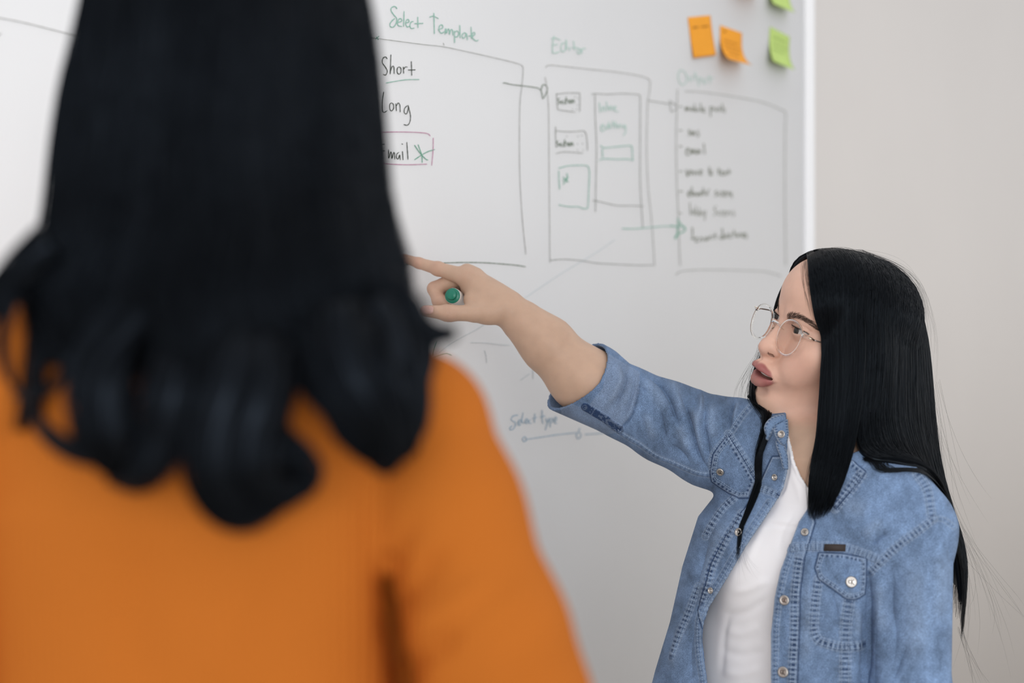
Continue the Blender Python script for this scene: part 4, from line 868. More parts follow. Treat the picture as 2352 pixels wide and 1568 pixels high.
def patch(name, outline, depth, bulge, thick, parent, m, n=9, col=None):
    """a curved piece of cloth with thickness from two side rails, each [(u, v, depth)...]"""
    a = catmull([P(*q) for q in outline[0]], 26); b = catmull([P(*q) for q in outline[1]], 26); t = np.linspace(0, 1, n)[None, :, None]
    G = a[:, None] * (1 - t) + b[:, None] * t + np.array([0, -1.0, .2]) * bulge * np.sin(t * math.pi); V = G.reshape(-1, 3); q = grid_faces(26, n)
    N = vnormals(V, q); N *= np.sign(-N[:, 1:2].mean()); k = len(V); W = V - N * thick
    e = np.array(list(range(n)) + [i * n + n - 1 for i in range(1, 26)] + [25 * n + i for i in range(n - 2, -1, -1)] + [i * n for i in range(24, 0, -1)]); e2 = np.roll(e, -1)
    return new_mesh(name, np.vstack([V, W]), np.vstack([q, q[:, ::-1] + k, np.stack([e, e + k, e2 + k, e2], 1)]), m, parent, col=col)
# ------------------------------------------------------------------ clear-framed glasses on her nose
M['clear_frame'] = mat('clear_frame', (.99, .98, .95), .03, .4, trans=1.0, ior=1.36)
M['lens'] = mat('lens_glass', (.985, .985, .985), .0, .5, trans=1.0, ior=1.06)
M['hinge_metal'] = mat('hinge_metal', (.78, .72, .60), .22, .5, metal=1)
M['tip_dark'] = mat('temple_wire', (.35, .30, .27), .3, .5, metal=.7)
def build_glasses():
    g = empty('eyeglasses', tuple(H(0, .1, 0)), 'round clear plastic eyeglasses worn on the nose of the woman in denim', 'glasses')
    bpy.context.view_layer.update()
    a = math.radians(10.5); R = np.array([[math.cos(a), math.sin(a), 0], [-math.sin(a), math.cos(a), 0], [0, 0, 1]])  # turned a little to her left
    T = np.array([[1, 0, 0], [0, math.cos(.10), -math.sin(.10)], [0, math.sin(.10), math.cos(.10)]])
    def W(q): return HC + ((np.asarray(q, float) @ T.T) @ R.T + np.array([0, .0995, -.0095])) @ HR.T
    def rim(sx, r, n=64, ex=0, ez=0):
        t = np.arange(n) / n * 2 * math.pi; c, s = np.cos(t), np.sin(t)
        x = (.0216 + ex) * np.sign(c) * np.abs(c) ** .9; z = (.0242 + ez) * np.sign(s) * np.abs(s) ** .92
        x = x * (1 + .07 * s)
        return np.stack([sx * (.0320 + x), -.0025 * ((.0320 + x) / .05) ** 2, z], -1)
    for sx in (1, -1):
        c = rim(sx, 0); m = c.mean(0); nb = 10; prof = np.arange(nb) / nb * 2 * math.pi
        t = nrm(np.roll(c, -1, 0) - np.roll(c, 1, 0)); out = nrm(np.cross(t, [0, 1, 0])) * sx
        V = c[:, None] + (np.cos(prof) * .00145)[None, :, None] * out[:, None] + (np.sin(prof) * .0017)[None, :, None] * np.array([0, 1, 0])
        n = len(c); i = np.arange(n)[:, None] * nb; i2 = (np.arange(n)[:, None] + 1) % n * nb; j = np.arange(nb)[None]; j2 = (j + 1) % nb
        q = np.stack([i + j, i2 + j, i2 + j2, i + j2], -1).reshape(-1, 4)
        new_mesh('rim', W(V.reshape(-1, 3)), q, M['clear_frame'], g)
        # lens: a thin curved disc with two faces
        k = 9; rr = np.linspace(0, 1, k)[1:]; d = c - m
        ring = [m + np.array([0, .0022, 0])] ; pts = [np.array([m + np.array([0, .0026, 0])])]
        for r_ in rr: pts.append(m + d * r_ * .965 + np.array([0, .0026 * (1 - r_ ** 2), 0]))
        Vf = np.concatenate(pts); Vb = Vf - np.array([0, .0011, 0]); nf = len(Vf); F4, F3 = [], []
        ii = np.arange(n); jj = (ii + 1) % n
        F3.append(np.stack([np.zeros(n, int), 1 + ii, 1 + jj], 1))
        for r_ in range(k - 2): b = 1 + r_ * n; F4.append(np.stack([b + ii, b + n + ii, b + n + jj, b + jj], 1))
        F4 = np.vstack(F4); F3 = np.vstack(F3); b = 1 + (k - 2) * n
        V = np.vstack([Vf, Vb]); edge = np.stack([b + ii, b + nf + ii, b + nf + jj, b + jj], 1)
        new_mesh('lens', W(V), [np.vstack([F4, F4[:, ::-1] + nf, edge]), np.vstack([F3, F3[:, ::-1] + nf])], M['lens'], g)
        # end piece, hinge and temple arm
        e = np.array([sx * .0565, -.004, .0125])
        new_mesh('end_piece', *[x if i else W(x) for i, x in enumerate(tube1([(sx * .0530, -.0028, .0125), e, (sx * .0610, -.0085, .0122), (sx * .0625, -.014, .0118)], [.0030, .0030, .0024, .0016], 10, 8))], M['clear_frame'], g)
        h = merge([lathe(np.array([sx * (.0555), -.0015, .0135]), (0, 1, 0), [(0, 0), (0, .0011), (.0012, .0010), (.0014, 0)], 10),
                   tube1([(sx * .0600, -.0085, .0118), (sx * .0632, -.0160, .0112)], .0015, None, 8)])
        new_mesh('hinge', W(h[0]), h[1], M['hinge_metal'], g)
        far = sx < 0
        end = (np.array([sx * .076, -.098, .010]) if not far else np.array([sx * .070, -.100, .012]))
        tp = tube1([(sx * .0630, -.015, .0114), (sx * .0700, -.045, .0112), end, end + np.array([0, -.018, -.012]), end + np.array([-sx * .002, -.028, -.034])], [.0010, .0009, .0011, .0014, .0014], 26, 8)
        new_mesh('temple', W(tp[0]), tp[1], M['tip_dark'], g)
        # nose pad on its wire arm
        w = tube1([(sx * .0120, -.001, .0065), (sx * .0115, -.007, .004), (sx * .0118, -.0075, -.003)], .00045, 10, 6)
        new_mesh('pad_arm', W(w[0]), w[1], M['hinge_metal'], g)
        th = np.arange(14) / 14 * 2 * math.pi
        pd = np.concatenate([np.array([[sx * (.0112 + o), -.0080 + .0032 * math.cos(t) * f, -.0055 + .0062 * math.sin(t) * f] for t in th]) for o, f in ((-.0008, .6), (-.0003, 1), (.0006, 1), (.0010, .6))])
        i = np.arange(3)[:, None] * 14; j = np.arange(14)[None]; j2 = (j + 1) % 14
        new_mesh('nose_pad', W(pd), [np.stack([i + j, i + j2, i + 14 + j2, i + 14 + j], -1).reshape(-1, 4), np.stack([np.arange(14)[::-1], 42 + np.arange(14)])], M['clear_frame'], g)
    b = tube1([(-.0102, -.0004, .0078), (-.0050, .0014, .0104), (.0050, .0014, .0104), (.0102, -.0004, .0078)], [.0021, .0015, .0015, .0021], 16, 8)
    new_mesh('bridge', W(b[0]), b[1], M['clear_frame'], g)
    return g
# ------------------------------------------------------------------ the presenter's long straight hair
def push_out(p, fields, it=5):
    """move points out of the solids: fields = [(sdf, margin)]"""
    e = 6e-4
    for _ in range(it):
        for fn, mg in fields:
            d = fn(p); m = d < mg
            if not m.any(): continue
            q = p[m]; g = nrm(np.stack([fn(q + np.eye(3)[k] * e) - fn(q - np.eye(3)[k] * e) for k in range(3)], -1)); p[m] = q + g * (mg - d[m])[:, None]
    return p
def guide_grid(guides, ns, nt):
    G = np.array([catmull(np.array([P(*q) for q in g]), nt) for g in guides])          # (guides, nt, 3)
    t = np.linspace(0, len(guides) - 1, ns); i = np.clip(t.astype(int), 0, len(guides) - 2); w = (t - i)[:, None, None]
    g = np.concatenate([2 * G[:1] - G[1:2], G, 2 * G[-1:] - G[-2:-1]]); a, b, c, d = g[i], g[i + 1], g[i + 2], g[i + 3]
    return .5 * (2 * b + (c - a) * w + (2 * a - 5 * b + 4 * c - d) * w ** 2 + (3 * b - a - 3 * c + d) * w ** 3)
def sheet(grid, inner, t_end):
    """thick sheet of hair under the single strands"""
    ns, nt, _ = grid.shape; nt = int(nt * t_end); g = grid[:, :nt]; V = g.reshape(-1, 3); q = grid_faces(ns, nt)
    N = vnormals(V, q); c = inner - V; c[:, 2] = 0; N *= np.sign((N * -c).sum(1).mean() + 1e-9)
    W = V - N * .006; k = len(V)
    e = np.array(list(range(nt)) + [i * nt + nt - 1 for i in range(1, ns)] + [(ns - 1) * nt + i for i in range(nt - 2, -1, -1)] + [i * nt for i in range(ns - 2, 0, -1)]); e2 = np.roll(e, -1)
    return np.vstack([V, W]), [np.vstack([q, q[:, ::-1] + k, np.stack([e, e + k, e2 + k, e2], 1)])], N.reshape(ns, nt, 3)
def strands(grid, n, M_, rng, out, wander, r, tmin=.86, tmax=1.0, N=None, s0=0., s1=1., bunch=0.0):
    ns, nt, _ = grid.shape
    s = rng.uniform(s0, s1, n) * (ns - 1.001)
    if bunch: cl = np.round(s / bunch) * bunch; s = s + 0 * cl
    tt = np.linspace(0, 1, M_)[None] * rng.uniform(tmin, min(tmax, 1), n)[:, None] * (nt - 1.001)
    ph = rng.uniform(0, 6.28, (n, 1)); fr = rng.uniform(.6, 1.6, (n, 1))
    u = np.linspace(0, 1, M_)[None]
    sv = s[:, None] + wander * np.sin(ph + fr * 3.0 * u) * u
    if bunch: sv = sv + (cl - s)[:, None] * .75 * u ** 3
    sv = np.clip(sv, 0, ns - 1.001); i, j = sv.astype(int), tt.astype(int); a, b = (sv - i)[..., None], (tt - j)[..., None]
    p = (grid[i, j] * (1 - a) + grid[np.minimum(i + 1, ns - 1), j] * a) * (1 - b) + (grid[i, np.minimum(j + 1, nt - 1)] * (1 - a) + grid[np.minimum(i + 1, ns - 1), np.minimum(j + 1, nt - 1)] * a) * b
    if N is not None:
        jj = np.minimum(j, N.shape[1] - 1); p = p + N[i, jj] * (rng.uniform(0, out, (n, 1)) * (.3 + .7 * u))[..., None]
    rad = r * rng.uniform(.7, 1.25, (n, 1)) * np.interp(u, [0, .05, .75, 1], [.7, 1, 1, .22])
    return p, rad
HAIR_NEAR = [
    [(1868, 619, 1.969), (1877, 650, 1.950), (1882, 700, 1.932), (1884, 770, 1.922), (1886, 850, 1.912), (1881, 940, 1.903), (1872, 1040, 1.892), (1861, 1125, 1.882), (1862, 1195, 1.876)],
    [(1882, 604, 1.975), (1901, 650, 1.938), (1909, 720, 1.915), (1912, 790, 1.905), (1912, 870, 1.898), (1906, 960, 1.892), (1898, 1050, 1.884), (1886, 1130, 1.876), (1874, 1208, 1.870)],
    [(1902, 593, 1.985), (1936, 640, 1.930), (1948, 720, 1.900), (1952, 800, 1.892), (1950, 880, 1.888), (1943, 965, 1.884), (1932, 1050, 1.876), (1915, 1125, 1.868), (1892, 1200, 1.864)],
    [(1922, 587, 1.995), (1968, 636, 1.935), (1984, 720, 1.900), (1988, 800, 1.890), (1984, 880, 1.886), (1974, 960, 1.882), (1960, 1040, 1.872), (1938, 1115, 1.862), (1908, 1190, 1.860)]]
HAIR_SIDE = [
    [(1918, 588, 1.993), (1962, 636, 1.935), (1978, 720, 1.902), (1984, 800, 1.894), (1978, 890, 1.890), (1968, 960, 1.890), (1972, 1030, 1.880), (2010, 1075, 1.870), (2075, 1092, 1.880), (2140, 1128, 1.890)],
    [(1936, 584, 2.000), (1998, 636, 1.948), (2022, 720, 1.915), (2028, 800, 1.905), (2022, 890, 1.902), (2016, 960, 1.900), (2030, 1025, 1.888), (2072, 1068, 1.885), (2125, 1112, 1.895), (2170, 1195, 1.900)],
    [(1952, 582, 2.005), (2032, 640, 1.965), (2060, 730, 1.940), (2068, 810, 1.930), (2066, 900, 1.925), (2068, 970, 1.920), (2088, 1035, 1.915), (2122, 1090, 1.925), (2164, 1172, 1.930), (2196, 1270, 1.930)],
    [(1966, 582, 2.010), (2060, 648, 1.985), (2092, 740, 1.968), (2102, 820, 1.960), (2104, 905, 1.955), (2110, 980, 1.955), (2130, 1060, 1.955), (2158, 1140, 1.960), (2194, 1240, 1.955), (2212, 1340, 1.950)],
    [(1978, 583, 2.020), (2084, 658, 2.012), (2119, 750, 2.005), (2130, 830, 2.000), (2136, 915, 1.995), (2143, 1000, 1.995), (2158, 1085, 1.995), (2184, 1175, 1.990), (2214, 1280, 1.980), (2206, 1470, 1.975)],
    [(1980, 584, 2.035), (2088, 660, 2.040), (2122, 755, 2.045), (2134, 840, 2.045), (2140, 925, 2.045), (2147, 1010, 2.045), (2160, 1095, 2.045), (2184, 1185, 2.040), (2208, 1290, 2.030), (2200, 1430, 2.015)],
    [(1974, 584, 2.045), (2070, 655, 2.070), (2100, 755, 2.085), (2110, 840, 2.090), (2114, 930, 2.090), (2120, 1010, 2.090), (2130, 1100, 2.085), (2150, 1190, 2.080), (2170, 1290, 2.070), (2165, 1400, 2.060)],
    [(1955, 586, 2.050), (2020, 650, 2.090), (2040, 755, 2.110), (2046, 840, 2.118), (2048, 930, 2.120), (2050, 1010, 2.118), (2060, 1100, 2.112), (2070, 1190, 2.105), (2080, 1290, 2.100), (2085, 1360, 2.095)],
    [(1930, 590, 2.040), (1950, 650, 2.090), (1960, 755, 2.112), (1962, 840, 2.118), (1962, 930, 2.120), (1962, 1010, 2.118), (1960, 1090, 2.112), (1960, 1150, 2.105), (1960, 1220, 2.10), (1960, 1280, 2.095)]]
HAIR_FAR = [
    [(1867, 618, 1.970), (1842, 622, 1.992), (1818, 643, 2.020), (1800, 672, 2.038), (1788, 705, 2.048), (1776, 780, 2.056), (1747, 850, 2.050), (1737, 905, 2.030), (1748, 950, 2.010), (1774, 985, 2.010), (1778, 1015, 1.975), (1768, 1050, 1.960)],
    [(1868, 610, 1.972), (1838, 615, 2.000), (1810, 640, 2.030), (1793, 672, 2.050), (1782, 705, 2.060), (1770, 780, 2.068), (1736, 850, 2.060), (1726, 900, 2.040), (1738, 948, 2.015), (1764, 988, 1.995), (1772, 1020, 1.980), (1762, 1055, 1.965)],
    [(1874, 600, 1.980), (1845, 606, 2.015), (1815, 640, 2.055), (1805, 680, 2.075), (1800, 720, 2.085), (1790, 790, 2.092), (1770, 860, 2.092), (1755, 920, 2.085), (1760, 960, 2.075), (1775, 1000, 2.050), (1785, 1030, 2.040), (1790, 1060, 2.030)],
    [(1890, 592, 1.995), (1870, 610, 2.050), (1860, 660, 2.090), (1858, 720, 2.105), (1856, 780, 2.112), (1850, 840, 2.115), (1845, 900, 2.112), (1845, 950, 2.105), (1850, 1000, 2.095), (1855, 1050, 2.085), (1860, 1100, 2.080), (1860, 1150, 2.075)],
    [(1926, 590, 2.035), (1944, 650, 2.090), (1952, 755, 2.112), (1954, 840, 2.118), (1954, 900, 2.120), (1954, 950, 2.118), (1954, 1000, 2.112), (1954, 1050, 2.105), (1954, 1100, 2.10), (1954, 1150, 2.098), (1954, 1200, 2.096), (1954, 1240, 2.094)]]
def hsd(p): return head_sd((p - HC) @ HR)
def build_hair(person):
    rng = np.random.default_rng(11); parts = []; ctr = np.array([HC[0], HC[1] + .02, 0])
    def fld(mh, ms): return [(hsd, mh), (shirt_sd, ms), (lambda p: neck_sd(p), .010)]
    for guides, n, te, bunch in ((HAIR_NEAR, 1700, .70, 2.6), (HAIR_SIDE, 2600, .93, 0), (HAIR_FAR, 900, .62, 0)):
        g = guide_grid(guides, 64, 48); sh = g.shape
        g = push_out(g.reshape(-1, 3), fld(.0075, .0045)).reshape(sh)
        for _ in range(2):
            g[1:-1] = .5 * g[1:-1] + .25 * (g[2:] + g[:-2]); g[:, 1:-1] = .5 * g[:, 1:-1] + .25 * (g[:, 2:] + g[:, :-2])
        V, Fc, N = sheet(g, ctr, te); parts.append((V, Fc))
        parts.append(tubes(*strands(g, n, 26, rng, .0035, 1.1, .00042, .80, 1.0, N, bunch=bunch), 3))
        parts.append(tubes(*strands(g, n // 3, 26, rng, .0050, 1.6, .00030, .85, 1.03, N), 3))
    # the long lock falling over the collar and down the open placket, and loose fine hairs
    def wisps(path, n, spread, r, s_end=1.0, conv=1.0, amp=0.0, m=26):
        c = catmull(np.array([P(*q) for q in path]), m); u = np.linspace(0, 1, m); pr = []
        o = rng.normal(0, 1, (n, 3)) * spread; ln = rng.uniform(.72, 1.0, n) * s_end
        for k in range(n):
            x = np.array([np.interp(u * ln[k], u, c[:, a]) for a in range(3)]).T
            w = rng.normal(0, amp, 3) if amp else np.zeros(3)
            pr.append(x + o[k] * (1 - conv * u[:, None] ** 1.5 * .8) + w * (u[:, None] ** 2))
        return np.array(pr), r * np.interp(u, [0, .1, .8, 1], [.8, 1, .8, .2])[None]
    p, r = wisps([(1738, 870, 2.035), (1734, 915, 2.000), (1746, 952, 1.985), (1764, 980, 1.972), (1775, 1015, 1.962), (1763, 1055, 1.952), (1745, 1105, 1.940), (1722, 1165, 1.925), (1704, 1215, 1.915), (1697, 1255, 1.908), (1694, 1292, 1.900)], 170, .0036, .00036, 1.0, .80)
    sh = p.shape; p = push_out(p.reshape(-1, 3), [(shirt_sd, .0030)], 3).reshape(sh); parts.append(tubes(p, r, 3))
    p, r = wisps([(1708, 1210, 1.916), (1700, 1260, 1.905), (1702, 1300, 1.90), (1712, 1350, 1.90)], 9, .002, .00007, 1.0, 0, .010); parts.append(tubes(p, r, 3))
    p, r = wisps([(1750, 800, 2.062), (1738, 850, 2.062), (1729, 890, 2.06), (1732, 930, 2.05), (1748, 965, 2.04)], 26, .0030, .00016, 1.0, .2, .008); parts.append(tubes(p, r, 3))
    p, r = wisps([(1745, 815, 2.062), (1718, 860, 2.06), (1706, 900, 2.06), (1712, 940, 2.055), (1730, 960, 2.05)], 12, .0036, .00012, 1.0, .2, .014); parts.append(tubes(p, r, 3))
    p, r = wisps([(1868, 1050, 1.895), (1858, 1100, 1.886), (1862, 1150, 1.880), (1866, 1200, 1.874)], 14, .0026, .00022, 1.0, .3, .006); parts.append(tubes(p, r, 3))
    p, r = wisps([(1884, 1060, 1.890), (1880, 1110, 1.882), (1876, 1160, 1.876), (1868, 1212, 1.870)], 60, .0030, .00035, 1.0, .5, .003); parts.append(tubes(p, r, 3))
    p, r = wisps([(1985, 1060, 1.872), (2030, 1090, 1.868), (2080, 1098, 1.872), (2120, 1106, 1.880), (2160, 1150, 1.890), (2195, 1230, 1.91)], 60, .0022, .00035, 1.0, .2, .004)
    sh = p.shape; p = push_out(p.reshape(-1, 3), [(shirt_sd, .0025)], 3).reshape(sh); parts.append(tubes(p, r, 3))
    for path, n, sp, am in (([(2150, 1060, 1.99), (2185, 1170, 1.99), (2222, 1290, 1.98), (2235, 1400, 1.97), (2225, 1480, 1.97)], 22, .004, .030), ([(2205, 1440, 1.975), (2218, 1480, 1.97), (2240, 1530, 1.97), (2262, 1580, 1.97)], 10, .002, .012),
                            ([(2138, 880, 2.0), (2162, 1000, 2.0), (2180, 1110, 2.0), (2195, 1220, 2.0)], 16, .005, .022), ([(2195, 1220, 1.99), (2260, 1330, 1.98), (2300, 1420, 1.97), (2310, 1500, 1.97)], 9, .006, .030)):
        p, r = wisps(path, n, sp, .00011, 1.0, 0, am); parts.append(tubes(p, r, 3))
    # flyaways over the crown
    n = 60; a = rng.uniform(.36, 1, n); base = guide_grid([HAIR_FAR[1][:6], HAIR_NEAR[2][:6], HAIR_SIDE[3][:6], HAIR_SIDE[4][:6]], 40, 24)
    pr = []
    for k in range(n):
        q = base[int(a[k] * 39)][:rng.integers(9, 20)]; q = catmull(q, 14); u = np.linspace(0, 1, 14)[:, None]; out = nrm(q - HC)
        pr.append(q + out * (.006 + .016 * rng.uniform() * np.sin(u * 3.14 * rng.uniform(.6, 1))) + rng.normal(0, .004, 3) * u)
    pr = np.array(pr); sh = pr.shape; pr = push_out(pr.reshape(-1, 3), [(hsd, .010)], 3).reshape(sh); parts.append(tubes(pr, .00010 * np.interp(np.linspace(0, 1, 14), [0, .2, 1], [.6, 1, .3])[None], 3))
    # baby hairs at the temple
    p, r = wisps([(1866, 628, 1.963), (1872, 660, 1.947), (1877, 690, 1.935), (1880, 730, 1.925)], 24, .0022, .00012, 1.0, .3, .003)
    sh = p.shape; p = push_out(p.reshape(-1, 3), [(hsd, .0012)], 3).reshape(sh); parts.append(tubes(p, r, 3))
    return new_mesh('hair', *merge(parts), M['black_hair'], person)
# ------------------------------------------------------------------ the woman in orange, seen from behind, close to the lens
GZ = 1.06
GC = np.array([(455 - 1176) / F * GZ, GZ])
def g_loft(p, zs, a, b, cx, pw=2.4):
    z = p[:, 2]; A = np.interp(z, zs, a); B = np.interp(z, zs, b); X = p[:, 0] - GC[0] - np.interp(z, zs, cx); Y = p[:, 1] - GC[1]
    r = (np.abs(X / A) ** pw + np.abs(Y / B) ** pw) ** (1 / pw); return np.maximum((r - 1) * np.minimum(A, B) * .9, np.maximum(z - zs[-1], zs[0] - z))
GSR, GSL = P(945, 985, 1.075), P(-60, 905, 1.05)
def sweater_sd(p):
    d = g_loft(p, np.array([.84, .95, 1.10, 1.20, 1.30, 1.38, 1.43, 1.47]), [.164, .154, .147, .147, .152, .128, .092, .060], [.110, .105, .098, .104, .108, .090, .070, .054], [.010, .008, .004, .002, 0, 0, 0, 0])
    nb = P(440, 760, 1.075)
    d = su(d, cone(p, nb, GSR, .062, .060), .04); d = su(d, cone(p, nb, GSL, .060, .060), .04)
    # her right arm: hangs a little away from the side, elbow out
    d = su(d, chain(p, [GSR, P(1012, 1180, 1.05), P(1106, 1470, 1.03), P(1152, 1640, 1.04), P(1120, 1950, 1.16)], [.058, .0590, .0620, .0650, .050], .02), .007)
    d = su(d, chain(p, [GSL, P(-130, 1180, 1.05), P(-170, 1470, 1.04), P(-190, 1640, 1.05), P(-120, 1950, 1.17)], [.060, .060, .058, .056, .048], .02), .007)
    d = su(d, cone(p, P(925, 1400, 1.125), P(960, 1900, 1.13), .034, .050), .01)
    gv = None
    for z in (.945, .960, .975, .990, 1.005, 1.020, 1.035, 1.050, 1.065):
        c = chain(p, [P(908, 1250, z), P(893, 1340, z), P(906, 1440, z), P(948, 1640, z)], [.001, .0052, .0066, .0080], .004); gv = c if gv is None else su(gv, c, .008)
    d = ss(d, gv, .012)
    return su(d, cone(p, nb, P(430, 640, 1.085), .058, .050), .02)
SW_FOLDS = [([(1040, 1260), (985, 1310), (930, 1370), (900, 1400)], 20, -.007), ([(1080, 1440), (1010, 1480), (960, 1520), (930, 1545)], 22, -.008), ([(1120, 1330), (1060, 1370), (980, 1430)], 26, .005), ([(960, 1190), (920, 1260), (905, 1310)], 20, -.004), ([(1230, 1330), (1160, 1400), (1060, 1470)], 30, .005), ([(700, 1200), (560, 1320), (500, 1500)], 60, .004), ([(330, 1200), (300, 1400), (330, 1568)], 60, -.004)]
def build_sweater(person):
    V, Q = surface(sweater_sd, (-.62, .84, .82), (.16, 1.28, 1.50), .0045)
    N = vnormals(V, Q); u, v = PX(V); face = smooth(-(N[:, 1] - .05) / .3); disp = np.zeros(len(V))
    for pl, w, mm in SW_FOLDS:
        pl = catmull(pl, 16); d, arc, _ = pdist(u, v, pl); L = np.hypot(*np.diff(pl, axis=0).T).sum()
        disp += mm * np.exp(-(d / w) ** 2) * (.3 + .7 * smooth(np.minimum(arc, L - arc + 60) / (.3 * L)))
    V = relax(V + N * (disp * face)[:, None], Q, 1)
    return new_mesh('sweater', V, Q, M['knit'], person)
m = mat('orange_knit', (.525, .150, .021), .9, .08, sheen=0, vary=(4, .05)); nt = m.node_tree; N_ = nt.nodes
tc = N_.new('ShaderNodeTexCoord'); wv = N_.new('ShaderNodeTexWave'); wv.wave_type = 'BANDS'; wv.bands_direction = 'X'; wv.inputs['Scale'].default_value = 52; wv.inputs['Distortion'].default_value = .6
bu = N_.new('ShaderNodeBump'); bu.inputs['Strength'].default_value = .55; bu.inputs['Distance'].default_value = .003
nt.links.new(tc.outputs['Object'], wv.inputs['Vector']); nt.links.new(wv.outputs['Fac'], bu.inputs['Height']); nt.links.new(bu.outputs[0], N_['Principled BSDF'].inputs['Normal']); M['knit'] = m
GH = P(470, -60, 1.09)                                  # middle of her head
def g_body(p):
    d = ell(p, GH, (.076, .094, .108)); d = su(d, ell(p, GH + (0, .045, -.060), (.056, .055, .070)), .03)
    d = su(d, cone(p, GH + (0, .018, -.04), P(440, 760, 1.085), .052, .056), .02)
    d = su(d, cone(p, GH + (0, .088, -.030), GH + (0, .104, -.052), .009, .012), .01)            # nose
    d = su(d, ell(p, GH + (0, .090, -.082), (.022, .012, .011)), .008); d = su(d, ell(p, GH + (0, .080, -.110), (.020, .020, .016)), .014)
    for s in (-1, 1): d = ss(d, ell(p, GH + (s * .031, .104, -.006), (.016, .014, .010)), .008); d = su(d, ell(p, GH + (s * .031, .078, -.006), (.0125, .0125, .0125)), .003)
    d = su(d, np.minimum(cone(p, P(440, 760, 1.085), GSR, .045, .044), cone(p, P(440, 760, 1.085), GSL, .045, .044)), .03)
    tr = g_loft(p, np.array([.80, .95, 1.10, 1.30, 1.40, 1.44]), [.130, .124, .120, .126, .110, .07], [.09, .085, .08, .085, .07, .05], [0] * 6); d = su(d, tr, .02)
    for a, b, c in ((GSR, P(1170, 1470, 1.03), P(1155, 2000, 1.18)), (GSL, P(-170, 1470, 1.04), P(-120, 2000, 1.19))):
        d = su(d, chain(p, [a, b, c], [.042, .038, .026], .02), .02)
        t = nrm(c - b); h = c + t * .075; d = su(d, cone(p, c, h, .024, .028), .012)
        for i in range(4): o = np.array([.0, .014, -.010]) * (i - 1.5); d = su(d, chain(p, [h + o, h + o + t * .035 + (0, .008, -.004), h + o + t * .055 + (0, .022, -.01)], [.0095, .0085, .007], .004), .004)
        d = su(d, chain(p, [c + t * .03, c + t * .06 + (0, -.03, .02), c + t * .09 + (0, -.032, .018)], [.016, .012, .009], .004), .006)
    return d
def arcguide(rows, s, bulge=.125):
    """guide on the back of the hair: rows = [(v, left u, right u, middle depth)]; s from -1 (left) to 1"""
    g = []
    for v, l, r, z in rows:
        g.append(((l + r) / 2 + (r - l) / 2 * math.sin(s * math.pi / 2), v, z + .100 - bulge * math.cos(s * math.pi / 2)))
    return g
G_ROWS = [(-330, 448, 506, 1.06), (-300, 298, 676, 1.03), (-200, 238, 766, 1.0), (-60, 213, 818, 0.995), (80, 186, 846, 0.99), (200, 158, 858, 0.988), (330, 139, 867, 0.985), (450, 127, 878, 0.98), (540, 113, 898, 0.972), (610, 66, 920, 0.965), (680, 40, 924, 0.96), (750, 60, 944, 0.955), (830, 120, 966, 0.952), (900, 180, 969, 0.952)]
